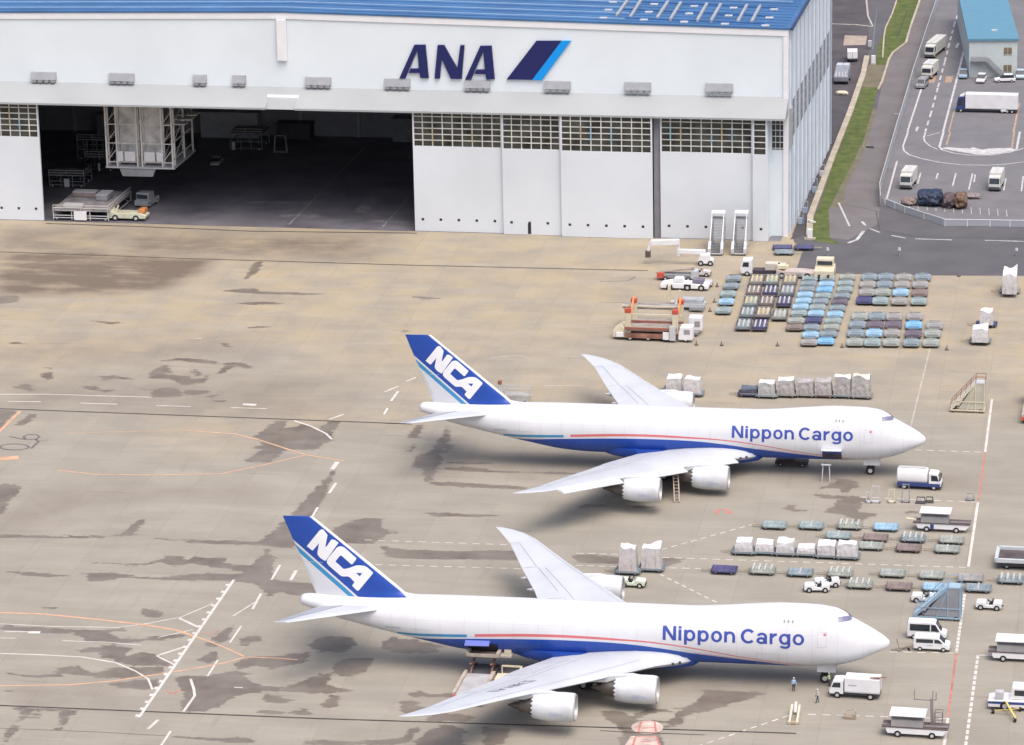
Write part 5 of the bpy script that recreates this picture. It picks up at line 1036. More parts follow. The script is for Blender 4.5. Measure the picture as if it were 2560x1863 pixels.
def canopied_loader(label, loc, rz, boom=False):
    t = thing('canopied_loader', label, 'belt loader', loc, rz, 'canopied loaders')
    MB().prism([(-3.3,.45),(3.3,.45),(3.7,.95),(3.7,1.2),(-3.5,1.2),(-3.5,.8)], -1.0, 1.0).build('body', WHITE, t, bevel=.05)
    MB().box(-4.0,3.9,-1.05,1.05,1.21,1.33).build('bumper_deck', mat('deck_rubber_brown', (.12,.085,.08), .7), t); MB().bar((-4,-.5,1.38),(3.9,-.5,1.45),.5,.12).build('belt', mat('belt_grey', (.2,.19,.19), .7), t)
    MB().box(-2.9,.9,-.95,.95,1.34,2.2).build('screen', mat('screen_grey', (.36,.35,.35), .6, var=.12), t)
    c = MB().box(-3.1,1.2,-1.3,1.5,2.75,2.9).build('canopy', WTOP, t, bevel=.04)
    for x in (-2.9,1.0):
        for s in (-1, 1): MB().tube((x,s,2.2),(x,s,2.75),.05,n=6).build('canopy_post', LGREY, t)
    if boom:
        g = mat('boom_grey_brown', (.23,.2,.2), .6); b = MB().bar((1.9,.2,1.3),(1.75,.4,4.6),.35).build('lift_mast', g, t)
        mb = MB()
        for a_, b_ in (((1.6,.4,4.4),(-.3,.4,4.4)),((-.3,.4,4.4),(-.3,.4,5.5)),((1.9,.4,4.4),(1.9,.4,5.6)),((-.3,.4,5.4),(-.3,1.4,5.4)),((2.3,.4,4.5),(2.3,.4,5.4)),((2.3,.4,4.5),(1.6,.4,4.4))): mb.bar(a_, b_, .1)
        mb.build('basket_frame', g, t); mb = MB()
        for x in (2.2,3.1):
            for y in (-.3,.6): mb.bar((x,y,1.35),(x,y,3.2),.08)
        for z in (2.2,3.2): mb.bar((2.2,-.3,z),(3.1,-.3,z),.08); mb.bar((2.2,.6,z),(3.1,.6,z),.08)
        mb.build('guard_cage', g, t)
    for x in (-2.1,2.0):
        for s in (-1, 1): wheel(t, x, s*.92, .42, .28)
    return t
canopied_loader('white canopied belt loader with grey mast and cage, by the near stand corner', gpt(2290,1838), R(-3), True); canopied_loader('white canopied belt loader cut by the photo edge beyond the stand line', gpt(2551,1650), R(-2))
t = canopied_loader('white canopied belt loader beside the far stand line corner', gpt(2356,1326), R(-3)); MB().box(-1.6,-1.1,-1.03,-1.01,.5,1.15).build('blue_mark', BLUEP, t); MB().bar((-3.6,-.3,1.5),(-5.0,-.3,1.6),.5,.15).build('belt_end', CREAM, t)
# blue passenger steps and cream passenger steps (stair rising along +x)
def steps(name, label, loc, rz, L, H, W, fm, sm, closed=False, pm=None, group=None):
    t = thing(name, label, 'boarding stairs', loc, rz, group)
    n = 22; mb = MB()
    for k in range(n): x = -L/2+L*.72*k/n; z = .5+(H-.5)*(k+1)/n; mb.box(x, x+L*.72/n+.05, -W/2+.1, W/2-.1, z-.06, z)
    mb.build('treads', sm, t)
    xt = -L/2+L*.72
    for s in (-1, 1):
        MB().bar((-L/2,s*W/2,.45),(xt,s*W/2,H-.1),.12,.34).build('stringer', fm, t)
        r = MB().bar((-L/2,s*W/2,1.5),(xt,s*W/2,H+1.0),.08).bar((xt,s*W/2,H+1.0),(L/2,s*W/2,H+1.0),.08)
        for k in range(6): f = k/5; r.bar((-L/2+(xt+L/2)*f,s*W/2,.5+(H-.5)*f),(-L/2+(xt+L/2)*f,s*W/2,1.5+(H-.5)*f),.06)
        r.bar((L/2,s*W/2,H),(L/2,s*W/2,H+1.0),.07); r.build('handrail', pm or fm, t)
        if closed: MB().prism([(-L/2+1.2,.6),(L/2-.1,.6),(L/2-.1,H-.1),(xt,H-.1)], s*(W/2-.05)-.015, s*(W/2-.05)+.015).build('side_panel', closed, t)
        g = MB().bar((-L/2,s*W/2,.4),(L/2,s*W/2,.4),.2).bar((L/2-.1,s*W/2,.4),(L/2-.1,s*W/2,H),.18).bar((xt,s*W/2,.4),(xt,s*W/2,H),.14).bar((-.1,s*W/2,.45),(xt,s*W/2,H*.95),.14).bar((-L/2+.2,s*W/2,H*.36),(L/2,s*W/2,H*.36),.12)
        g.build('side_frame', fm, t)
    MB().box(xt,L/2,-W/2,W/2,H-.14,H).build('platform', sm, t); MB().bar((-L/2,-W/2,.4),(-L/2,W/2,.4),.2).bar((L/2-.1,-W/2,.4),(L/2-.1,W/2,.4),.2).build('cross_beam', fm, t)
    for x in (-L/2+.5, L/2-.6):
        for s in (-1, 1): wheel(t, x, s*(W/2-.1), .32, .24)
    return t
steps('boarding_stairs', 'pale blue boarding stairs with grey panelled side, beside the near jet nose', gpt(2345,1545), R(-3), 6.0, 4.6, 1.9, PBLUE, mat('stair_blue', (.32,.45,.56), .5), mat('stair_side_grey', (.27,.28,.3), .6, var=.1), None, None)
steps('boarding_stairs', 'cream tubular boarding stairs with rusty red handrail, in front of the far jet nose', gpt(2420,1028), R(-2), 5.2, 4.8, 1.9, CREAM, LGREY, mat('stair_panel_pale', (.47,.46,.38), .6, var=.1), RUST)
for x, lb in ((1774, 'silver hooded boarding stairs at the hangar door, nearer the tow boom'), (1832, 'silver hooded boarding stairs at the hangar door, nearer the building corner')):
    q = at(x, 641); t = steps('boarding_stairs', lb, (q.x+.9, q.y+4.4, 0), R(91), 8.0, 5.2, 2.1, mat('silver_paint', (.55,.57,.59), .4, .2), MGREY, mat('stair_panel_silver', (.5,.52,.54), .45, .2), WHITE, 'stairs parked at the hangar door')
    for s in (-1, 1): MB().prism([(-4.1,.3),(-1.2,.3),(-.6,1.6),(-2.6,2.3),(-4.1,1.3)], s*1.1-.28, s*1.1+.28).build('wheel_cowl', MATS['silver_paint'], t, bevel=.1)
    MB().box(1.9,4.0,-1.2,1.2,6.2,6.35).build('hood', WHITE, t)
# long white boom lift and gear in front of the hangar
c = gpt(1764,662); t = thing('boom_lift', 'white boom lift stretched flat toward the open hangar with a dark basket end', 'boom lift', c, R(2))
MB().prism([(-1.3,.4),(1.4,.4),(1.4,1.0),(.9,1.2),(.7,2.0),(-.9,2.0),(-1.2,1.2)], -.9, .9).build('body', WHITE, t, bevel=.06)
MB().bar((0,0,2.3),(-4.8,0,2.4),.75).bar((-4.8,0,1.6),(-4.8,0,4.3),.5).bar((-4.6,0,4.1),(-9.6,0,3.9),.95).bar((-9.6,0,4.0),(-10.1,0,2.4),.5).build('boom', WTOP, t, bevel=.05)
MB().box(-10.6,-9.7,-.5,.5,1.3,2.4).build('basket', mat('basket_brown', (.1,.075,.06), .6), t)
for x in (-.8,.9):
    for s in (-1, 1): wheel(t, x, s*.85, .48, .35)
t = thing('pushback_tractor', 'white low pushback tractor with dark cabin near the boom lift', 'aircraft tractor', gpt(1714,722), R(-2))
MB().prism([(-4.2,.35),(4.1,.35),(4.1,1.0),(1.2,1.2),(-1.2,1.2),(-2.5,1.35),(-4.2,1.0)], -1.3, 1.3).build('body', WHITE, t, bevel=.1); MB().prism([(-2.2,1.36),(-.2,1.21),(-.4,2.0),(-1.8,2.0)], -.95, .95).build('cab', WTOP, t, bevel=.06); MB().box(-.1,1.1,-1.315,-1.0,.4,1.15).build('wheel_bay', DGREY, t); MB().box(1.3,3.2,-.9,.9,1.21,1.9).build('engine_housing', mat('violet_grey', (.2,.18,.25), .6, var=.2), t, bevel=.1)
for x in (-2.6,.5,2.9):
    for s in (-1, 1): wheel(t, x, s*1.2, .55, .4)
t = thing('belt_cart', 'grey and rust coloured belt loader between the boom lift and the pushback tractor', 'belt loader', gpt(1700,700), R(-2)); MB().box(-3.6,2.0,-1,1,.5,1.2).build('body', MGREY, t, bevel=.05); MB().bar((-4.2,0,1.3),(2.5,0,2.2),1.0,.2).build('belt', mat('belt_tan', (.36,.31,.26), .7, var=.2), t); MB().box(-3.9,-2.6,-1.05,.2,.5,1.4).build('red_end', REDP, t, bevel=.05); MB().box(2.0,3.2,-.9,.9,.5,1.9).build('cab', LGREY, t, bevel=.05)
for x in (-2.4,1.6):
    for s in (-1, 1): wheel(t, x, s*.95, .42, .3)
tug('white tow tractor close against the boom lift base', gpt(1752,690), R(0), mat('worn_white', (.55,.54,.52), .5, var=.2)); tug('violet grey tow tractor beside the pushback tractor tail', gpt(1756,716), R(4), mat('violet_white', (.5,.5,.56), .5, var=.15))
t = thing('conveyor_loader', 'grey conveyor loader with a tall white post behind the red cargo loader', 'belt loader', gpt(1710,772), R(-2)); MB().box(-2.8,3.6,-1.1,1.1,.55,1.2).build('body', LGREY, t, bevel=.05); MB().box(-2.6,-2.2,-1,.1,1.2,4.2).bar((-1.5,-.6,1.2),(-.6,-.6,3.4),.3).build('lift_post', CREAM, t); MB().box(-.3,3.4,-1,1,1.21,1.9).build('cover', mat('cover_blue_grey', (.4,.43,.46), .5, var=.2), t, bevel=.06); MB().box(-2.8,-1.4,-1.2,-.7,.3,1.2).build('tool_box', mat('dark_brown', (.1,.07,.06), .6), t); MB().box(1.2,3.6,-2.2,-1.3,.4,.9).build('side_step', MGREY, t)
for x in (-1.8,2.4):
    for s in (-1, 1): wheel(t, x, s*1.0, .45, .3)
# main deck cargo loader with red lift posts
t = thing('main_deck_loader', 'large cream and rust red main deck cargo loader with red topped lift posts', 'cargo loader', gpt(1640,846), R(-2))
MB().box(-4.8,3.6,-2.0,2.0,.5,1.25).build('chassis', mat('loader_rust', (.3,.15,.11), .6, var=.3, scale=.8), t)
MB().box(-4.6,3.4,-1.7,5.6,1.6,1.9).build('main_platform', mat('loader_deck', (.34,.31,.27), .6, var=.25), t)
MB().box(-4.9,3.7,-2.05,-1.75,1.9,2.3).build('guard_rail', RUST, t); MB().bar((-5,2.0,3.4),(4.2,2.0,3.4),.25).build('guard_rail', CREAM, t); MB().bar((-5,2.4,2.1),(4.2,2.4,2.1),.3).build('guard_rail', RUST, t)
for x in (-4.4,3.4):
    for y in (-1.2,5.0): 
        p = MB().box(x-.45,x+.45,y-.4,y+.4,1.25,4.6).build('lift_post', CREAM, t, bevel=.05); MB().box(x-.5,x+.5,y-.45,y+.45,4.6,5.3).build('post_head', REDP, p, bevel=.05)
MB().bar((-4.4,-1.2,2.0),(-4.4,5,5.6),.3).bar((3.4,-1.2,2.0),(3.4,5,5.6),.3).build('lift_arm', ORANGE, t); MB().box(-6.4,2.6,5.6,8.6,3.3,3.6).build('bridge_platform', mat('loader_grey', (.3,.28,.27), .6, var=.25), t); MB().bar((-6.6,5.6,3.8),(2.8,5.6,3.8),.25).build('bridge_rail', CREAM, t)
MB().prism([(-6.9,.4),(-4.9,.4),(-4.9,1.9),(-5.5,2.5),(-6.9,1.5)], -1.6, 1.2).build('front_end', CREAM, t, bevel=.1); MB().box(-6.3,-5.1,-1.9,-1.62,.6,1.3).build('light_box', WHITE, t)
c_ = MB().prism([(4.0,.4),(6.3,.4),(6.3,2.6),(4.3,2.6),(4.0,1.6)], -2.0, .2).build('operator_cab', WHITE, t, bevel=.1); MB().box(4.9,5.9,-2.03,-1.98,1.4,2.2).build('cab_window', mat('cab_window_grey', (.3,.29,.28), .3, var=0), c_)
c_ = MB().prism([(5.2,.8),(7.2,.8),(7.2,3.0),(5.0,3.0),(5.0,1.6)], 2.6, 4.6).build('operator_cab', WHITE, t, bevel=.1); MB().box(6.0,6.9,2.57,2.62,1.4,2.4).build('cab_window', MATS['cab_window_grey'], c_)
MB().box(1.5,2.5,-2.4,-2.06,.5,1.7).build('control_box', WTOP, t); MB().box(2.6,3.6,-2.5,-2.06,.4,2.8).build('ladder_panel', LGREY, t); MB().box(5.0,6.8,1.4,2.5,.5,.8).build('rear_axle_deck', MGREY, t)
for x in (-4.0,-1.0,2.0,5.2):
    for s in (-1, 1): wheel(t, x, s*1.75, .5, .4)
def deck_loader(label, loc, rz, h1, h2):                                  # front bridge at +x end raised, long main deck behind
    t = thing('cargo_loader', label, 'cargo loader', loc, rz, 'cargo loaders at the stands'); FR = mat('loader_cream_worn', (.45,.4,.33), .6, var=.25)
    MB().box(-5,6.8,-1.7,1.7,.5,1.0).build('chassis', DGREY, t); MB().box(-5,2.4,-1.55,1.55,h2-.25,h2).build('main_deck', mat('deck_pale', (.5,.5,.51), .5, .2, var=.15), t)
    for s in (-1, 1): MB().box(-5.1,2.6,s*1.75-.2,s*1.75+.2,h2-.5,h2+.35).build('side_guide', FR, t)
    MB().box(-5.3,-5.0,-2,2,.6,h2).build('rear_bumper', REDP, t); b = MB().box(4.2,8.0,-1.9,1.9,h1-.25,h1).build('bridge', mat('bridge_brown', (.2,.16,.12), .6, var=.25), t)
    m = MB()
    for s in (-1, 1): m.bar((4.2,s*1.95,h1+.2),(8.1,s*1.95,h1+.2),.4,.55)
    m.bar((4.2,-1.95,h1+.1),(4.2,1.95,h1+.1),.35); m.build('bridge_rail', FR, b)
    m = MB()
    for s in (-1, 1): m.bar((2.6,s*1.3,1),(6.8,s*1.3,h1-.2),.22); m.bar((6.8,s*1.3,1),(3.0,s*1.3,h1*.8),.22); m.bar((-4.4,s*1.2,1),(-.5,s*1.2,h2-.2),.18)
    m.build('scissor_lift', mat('scissor_rust', (.22,.11,.09), .6), t)
    MB().box(4.6,7.0,-3.6,-2.2,h1-.2,h1+.0).box(6.9,7.05,-3.6,-2.2,h1,h1+1.0).build('operator_platform', FR, t); MB().box(5.6,6.7,-3.4,-2.5,h1,h1+1.0).build('control_console', CREAM, t); MB().bar((7.6,-2.2,h1+.3),(8.0,-2.2,h1+2.2),.2).build('console_post', LGREY, t)
    MB().box(.5,2.6,-4.6,-2.2,.6,1.5).build('engine_cover', CREAM, t, bevel=.06); MB().box(2.7,4.6,-4.9,-2.4,.6,.75).bar((2.7,-4.9,1.7),(4.6,-4.9,1.7),.2).bar((4.6,-4.9,1.7),(4.6,-2.4,1.7),.2).bar((2.7,-4.9,.7),(2.7,-4.9,1.7),.15).bar((4.6,-4.9,.7),(4.6,-4.9,1.7),.15).bar((4.6,-2.4,.7),(4.6,-2.4,1.7),.15).build('cage', CREAM, t)
    for x in (-4,-1,5.5):
        for s in (-1, 1): wheel(t, x, s*1.6, .45, .35)
    return t
q = at(1196,1742); deck_loader('cream cargo loader with raised brown bridge under the near jet rear hold door', (q.x-.6, q.y+1.9, 0), R(88), 3.0, 1.35)
q = at(2590,1046); deck_loader('grey cargo loader cut by the photo edge near the cream stairs', (q.x, q.y+2, 0), R(88), 2.4, 1.1)
t = thing('cargo_platform', 'white framed dark bed transporter cut by the photo edge beside the dolly rows', 'transporter', gpt(2582,1428), R(-2)); MB().box(-4.9,5,-.1,5.0,.9,1.2).build('bed', mat('bed_dark_brown', (.1,.08,.08), .7, var=.3), t)
for a_, b_ in (((-4.9,-.1,1.35),(5,-.1,1.35)),((-4.9,5,1.35),(5,5,1.35)),((-4.9,-.1,1.35),(-4.9,5,1.35))): MB().bar(a_, b_, .45, .5).build('bed_frame', mat('frame_pale', (.5,.54,.56), .5), t)
MB().box(-4.6,5,.2,4.8,.45,.88).build('chassis', DGREY, t)
for x in (-3.5,0,3.5):
    for s in (.5,4.4): wheel(t, x, s, .42, .3)
t = thing('aircraft_tractor', 'white and blue aircraft tractor behind a yellow tow bar at the photo edge', 'aircraft tractor', gpt(2543,1768), R(178)); MB().prism([(-4.5,.4),(3.4,.4),(3.5,1.1),(2.4,1.3),(-4.5,1.4)], -1.4, 1.4).build('body', WHITE, t, bevel=.08); MB().box(-4.5,3.45,1.405,1.43,.85,1.15).build('blue_stripe', BLUEP, t); cb = MB().prism([(-2.2,1.41),(.9,1.36),(.6,2.9),(-2.0,2.9)], -1.1, 1.1).build('cab', WTOP, t, bevel=.06); MB().box(-1.8,.3,1.105,1.12,1.9,2.6).build('cab_window', GLASS, cb); MB().box(1.6,2.6,.3,1.2,1.36,2.3).build('equipment', LGREY, t, bevel=.04)
for x in (-2.6,1.4):
    for s in (-1, 1): wheel(t, x, s*1.3, .6, .4)
q = at(2525,1790); t = thing('tow_bar', 'yellow wheeled tow bar lying in front of the white and blue tractor', 'tow bar', (q.x, q.y, 0), R(-72)); MB().bar((-2.4,0,1.2),(2.2,0,.55),.22).bar((0,0,.8),(-1.2,-1.8,.4),.1).bar((0,0,.8),(-1.2,1.6,.4),.1).build('bar', YELLOW, t)
for p in ((2.0,.0),(-1.2,-1.8),(-1.2,1.6)): wheel(t, p[0], p[1], .3, .3)
# trucks and tractors at the dolly park
t = thing('tractor_truck', 'white cab flatbed truck with pale box at the top of the railed dollies', 'truck', gpt(1905,688), R(180)); cb = MB().prism([(1.6,.5),(3.6,.5),(3.7,1.5),(3.3,2.9),(1.6,3.0)], -1.1, 1.1).build('cab', WHITE, t, bevel=.08); MB().prism([(2.2,1.7),(3.35,1.7),(3.15,2.5),(2.2,2.55)], 1.09, 1.115).build('side_window', GLASS, cb); MB().box(-4,1.5,-1,1,.5,1.1).build('flatbed', mat('flatbed_dark', (.06,.05,.06), .6), t); MB().box(-3.2,-.6,-.9,.9,1.11,2.3).build('box', mat('box_cream', (.55,.52,.46), .5), t, bevel=.06); MB().box(-4.6,-3.6,-.6,.6,.6,1.9).build('reel', CREAM, t, bevel=.1)
for x in (-2.6,2.5):
    for s in (-1, 1): wheel(t, x, s*.95, .48, .32)
t = thing('towbarless_tractor', 'long pinkish cream aircraft tractor parked along the packed dollies top', 'aircraft tractor', gpt(1988,693), R(0)); MB().prism([(-3.2,.4),(3.4,.4),(3.4,1.1),(1.5,1.3),(-2.0,1.3),(-3.2,1.6)], -1.3, 1.3).build('body', mat('pinkish_cream', (.5,.43,.4), .5, var=.12), t, bevel=.08); MB().box(-3.1,-1.6,-1.0,1.0,1.61,2.3).build('cab', CREAM, t, bevel=.08); MB().box(.2,1.2,-1.315,-1.29,.6,1.0).build('mark', MGREY, t)
for x in (-2.2,2.2):
    for s in (-1, 1): wheel(t, x, s*1.2, .55, .4)
t = thing('tow_tractor', 'big cream aircraft tractor with twin rear wheels at the packed dollies', 'aircraft tractor', gpt(2062,693), R(90)); MB().prism([(-2.4,.4),(3.2,.4),(3.2,1.3),(2.0,2.0),(-2.4,1.7)], -1.7, 1.7).build('body', CREAM, t, bevel=.1); cb = MB().prism([(.2,1.9),(2.4,1.9),(2.0,3.2),(.3,3.2)], -1.5, 1.5).build('cab', mat('cream_roof', (.66,.58,.45), .5), t, bevel=.08); MB().box(.13,.19,-1.3,1.3,2.1,2.8).build('rear_window', GLASS, cb)
for x in (-2.5,1.8):
    for s in (-1, 1): wheel(t, x, s*(.8 if x < 0 else 1.5), .55, .4)
# loose gear round the stands
def frame_stand(label, loc, m, h=1.4, w=.9, rz=0, group='small stands at the far jet nose'):
    t = thing('equipment_stand', label, 'stand', loc, rz, group); g = MB()
    for x in (-w/2, w/2):
        for y in (-.4, .4): g.bar((x,y,.12),(x*.8,y*.6,h),.08)
    g.build('leg_frame', m, t); MB().bar((-w*.4,0,h),(w*.4,0,h),.12).box(-w/2,w/2,-.45,.45,.1,.2).build('tray', m, t)
    for x in (-w/2, w/2): wheel(t, x, -.45, .14, .08)
    return t
for p, m, h, w, lb in [((2189,1256),LGREY,2.4,1.2,'tall pale ladder stand first along the dashed line by the far jet nose'),((2229,1256),CREAM,1.9,.9,'cream frame stand between the ladder stand and the grey one'),((2264,1255),MGREY,2.6,1.1,'grey two post stand under the tanker truck'),((2302,1258),DGREY,.9,1.3,'low dark stand after the grey two post stand'),((2324,1256),DGREY,.8,1.0,'low dark stand last before the open dashed line'),((2425,1250),MGREY,1.0,1.0,'small grey stand near the far stand line corner'),((2172,1256),LGREY,1.5,.7,'short pale stand against the tall ladder stand')]: frame_stand(lb, gpt(*p), m, h, w)
t = thing('wheel_chock_rack', 'cream twin rail rack standing on the near dashed line', 'rack', gpt(1984,1808), R(90)); 
for y in (-.45,.45): MB().bar((-.6,y,.2),(3.4,y,.9),.26,.4).build('rail', mat('rack_cream', (.6,.53,.42), .6), t)
MB().box(-.6,-.3,-.7,.7,.1,.4).build('foot', mat('rack_tan', (.45,.37,.26), .6), t); MB().bar((2.6,0,.3),(3.6,0,1.3),.3).build('head', LGREY, t)
t = thing('chock_crate', 'small open wooden chock crate on the near dashed line', 'crate', gpt(2125,1796), 0); MB().box(-.7,.7,-.4,.4,.05,.3).build('base', mat('crate_brown', (.3,.24,.18), .7), t); MB().box(-.7,-.6,-.4,.4,.3,.8).box(.6,.7,-.4,.4,.3,1.1).bar((-.6,.35,.8),(.7,.35,1.1),.08).build('side', mat('crate_tan', (.38,.33,.26), .7), t)
t = thing('tow_bar', 'grey brown folded tow bar lying at the near jet nose', 'tow bar', gpt(2254,1626), R(20)); MB().bar((-1.4,-.1,.25),(1.2,.2,.3),.14).bar((-.3,0,.3),(-.6,.2,1.5),.1).bar((-.6,-.5,.2),(.8,.6,.25),.12).build('bar', mat('bar_brown', (.25,.21,.17), .6), t); MB().tube((.9,-.5,.12),(.9,.3,.12),.12,n=8).build('roller', BLACK, t)
def cone(label, p, m=MGREY, h=.75, group='small dark markers on the apron'):
    t = thing('marker_cone', label, 'cone', gpt(*p), 0, group); MB().box(-.3,.3,-.3,.3,0,.06).build('base', BLACK, t); MB().tube((0,0,.06),(0,0,h),.2,.05,n=12).build('body', m, t)
CB = mat('cone_brown', (.2,.15,.11), .7)
for p, lb in [((1741,863),'small dark cone beside the rear of the main deck loader'),((1804,864),'small dark cone in front of the long railed dollies'),((1944,865),'small dark cone between railed dollies and packed columns'),((2105,869),'small dark cone between packed columns and the lower grid'),((2367,875),'dark marker just outside the lower grid corner'),((1775,779),'dark cone at the lone dolly column end'),((1786,756),'dark cone beside the light blue dolly of the lone column'),((1793,717),'dark cone beside the second dolly of the lone column'),((2397,691),'dark marker alone at the edge of the asphalt')]: cone(lb, p, CB)
for p, lb in ((( 2069,640),'small white topped bollard light on the asphalt behind the cream tractor'),((2248,640),'pale bollard light alone on the open asphalt'),((2541,641),'pale bollard light behind the long covered load')):
    t = thing('bollard_light', lb, 'bollard', gpt(*p), 0, 'bollard lights on the service road'); MB().tube((0,0,0),(0,0,1.0),.14,n=10).build('post', MGREY, t); MB().tube((0,0,1.0),(0,0,1.5),.3,.22,n=12).build('lamp_head', LGREY, t)
# gear beneath the far jet
t = thing('support_stand', 'slim pale two legged stand below the open side door of the far jet', 'stand', gpt(2065,1205), 0)
for x in (-.45,.45): MB().bar((x*1.3,0,0),(x,.1,2.5),.14).build('leg', LGREY, t)
MB().box(-.7,.7,-.1,.3,2.5,2.62).build('top_plate', LGREY, t)
t = thing('access_ladder', 'tan access ladder leaning below the far jet wing between its engines', 'ladder', gpt(1692,1254), R(100)); g = MB()
for y in (-.35,.35): g.bar((-.6,y,.1),(2.6,y,3.4),.16)
g.build('stile', mat('ladder_tan', (.36,.3,.24), .6), t); g = MB()
for k in range(9): g.bar((-.5+k*.36,-.35,.2+k*.37),(-.5+k*.36,.35,.2+k*.37),.1)
g.build('rung', MATS['ladder_tan'], t)
t = thing('equipment_trolley', 'low dark brown equipment trolley in the shade under the far jet belly', 'trolley', gpt(1980,1163), R(-2)); MB().box(-2.4,2.4,-.8,.8,.35,.8).build('body', mat('trolley_brown', (.07,.05,.05), .7, var=.2), t, bevel=.05); MB().box(-2.0,.4,-.7,.7,.8,1.15).build('load', DGREY, t, bevel=.05)
for x in (-1.6,1.6):
    for s in (-1, 1): wheel(t, x, s*.7, .26, .2)
# cart behind the far jet tail fin
t = thing('maintenance_cart', 'pale maintenance cart with red topped post behind the far jet fin', 'cart', gpt(1292,1008), R(0)); MB().prism([(-2.2,.4),(1.9,.4),(2.4,1.5),(-1.8,1.5)], -.9, .9).build('tray', mat('tray_grey', (.42,.41,.39), .6, var=.2), t, bevel=.05); g = MB()
for x in (-1.9,2.2): 
    for y in (-.85,.85): g.bar((x,y,1.5),(x,y,2.6),.08)
for z in (2.1,2.6): g.bar((-1.9,-.85,z),(2.2,-.85,z),.08); g.bar((-1.9,.85,z),(2.2,.85,z),.08)
g.build('railing', LGREY, t); p = MB().bar((-2.4,0,.4),(-2.6,0,3.0),.4).build('post', LGREY, t); MB().box(-2.9,-2.3,-.3,.3,3.0,3.6).build('post_head', RUST, p, bevel=.08)
for x in (-1.4,1.4):
    for s in (-1, 1): wheel(t, x, s*.8, .35, .25)
# vehicles inside the hangar mouth
def workstand(label, loc, rz, L, W_, H, m, pan, group='equipment inside the hangar'):
    t = thing('work_stand', label, 'work stand', loc, rz, group); g = MB()
    for x in (-L/2, -L/6, L/6, L/2):
        for y in (0, W_): g.bar((x,y,.2),(x,y,H),.16)
    for z in (.6, H*.55): g.bar((-L/2,0,z),(L/2,0,z),.14); g.bar((-L/2,W_,z),(L/2,W_,z),.14)
    for x in (-L/2, L/2): g.bar((x,0,.6),(x,W_,.6),.14)
    for z in (H*.55,): g.bar((-L/2,0,z),(-L/2,W_,z),.14)
    g.build('frame', m, t); MB().box(-L/2-.2,L/2+.2,-.2,W_+.2,H,H+.25).build('platform', mat('stand_platform', (.33,.32,.33), .6, var=.25), t); g = MB()
    for z in (H+.6, H+1.1): g.bar((-L/2,-.1,z),(L/2,-.1,z),.12); g.bar((L/2,-.1,z),(L/2,W_,z),.12)
    for x in (-L/2, 0, L/2): g.bar((x,-.1,H+.2),(x,-.1,H+1.1),.1)
    g.build('railing', mat('stand_rail_pale', (.55,.52,.48), .6), t); MB().box(pan[0],pan[1],-.5,-.2,.3,1.9).build('white_board', WHITE, t)
    for x in (-L/2+.6, L/2-.6):
        for y in (.2, W_-.2): wheel(t, x, y, .4, .3)
workstand('grey work platform with white board just inside the hangar mouth', gpt(203,553), HR, 10.6, 15, 1.9, LGREY, (-1.2,1.2)); workstand('dim work platform deep behind the white board platform', gpt(250,430), HR, 5.5, 4, 3.0, DGREY, (-.2,.2)); workstand('dim stair stand far inside the hangar near the middle', gpt(616,378), HR, 6.5, 6, 3.5, MGREY, (-2.8,-2.2))
def loose_crate(label, px, z, size, m):
    q = at(*px, z); t = thing('parts_crate', label, 'crate', (q.x, q.y, z), HR, 'crates on the hangar platform'); MB().box(-size[0]/2,size[0]/2,-size[1]/2,size[1]/2,.1,size[2]).build('box', m, t, bevel=.05); MB().box(-size[0]/2-.05,size[0]/2+.05,-size[1]/2-.05,size[1]/2+.05,size[2],size[2]+.1).build('lid', LGREY, t); MB().box(-size[0]/2,size[0]/2,-size[1]/2,size[1]/2,0,.09).build('pallet_base', DGREY, t)
loose_crate('long brownish crate at the back of the white board platform', (215,490), 2.15, (4.5,2.2,.9), mat('crate_plum', (.28,.22,.21), .7, var=.2)); loose_crate('grey crate at the side of the white board platform', (262,497), 2.15, (2.2,4,1.1), MGREY); loose_crate('pale crate nearest the camera on the white board platform', (185,520), 2.15, (3.6,1.6,.7), LGREY)
workstand('dim low frame stand left of the hanging docking tower', gpt(168,470), HR, 7, 5, 2.4, MGREY, (-.4,.6)); workstand('dim tall frame stand under the hanging docking tower', gpt(232,402), HR, 6, 4, 4.2, MGREY, (1.4,2.0))
t = thing('aircraft_tractor', 'cream aircraft tractor parked in the hangar mouth beside the white board', 'aircraft tractor', gpt(322,549), HR); MB().prism([(-3.8,.5),(3.6,.5),(3.8,1.1),(2.6,1.5),(-2.4,1.5),(-3.4,2.2),(-3.8,2.2)], -1.4, 1.4).build('body', mat('cream_green', (.56,.57,.43), .5, var=.15), t, bevel=.1); MB().box(2.2,3.4,-.8,1.2,1.5,2.2).build('orange_pack', ORANGE, t, bevel=.1); MB().bar((-2.2,-.8,1.5),(-1.6,-.8,2.9),.3).build('post', CREAM, t)
for x in (-2.2,1.8):
    for s in (-1, 1): wheel(t, x, s*1.25, .6, .45)
t = thing('pushback_tractor', 'grey pushback tractor behind the cream tractor in the hangar', 'aircraft tractor', gpt(368,513), HR+R(80)); MB().prism([(-2.6,.4),(2.6,.4),(2.6,1.4),(-2.6,1.4)], -1.4, 1.4).build('body', MGREY, t, bevel=.1); cb = MB().prism([(-2.0,1.4),(.8,1.4),(.5,2.8),(-1.8,2.8)], -1.3, 1.3).build('cab', MGREY, t, bevel=.1); MB().box(-2.04,-1.98,-1.1,1.1,1.7,2.5).build('rear_window', GLASS, cb)
for x in (-1.6,1.6):
    for s in (-1, 1): wheel(t, x, s*1.2, .5, .4)
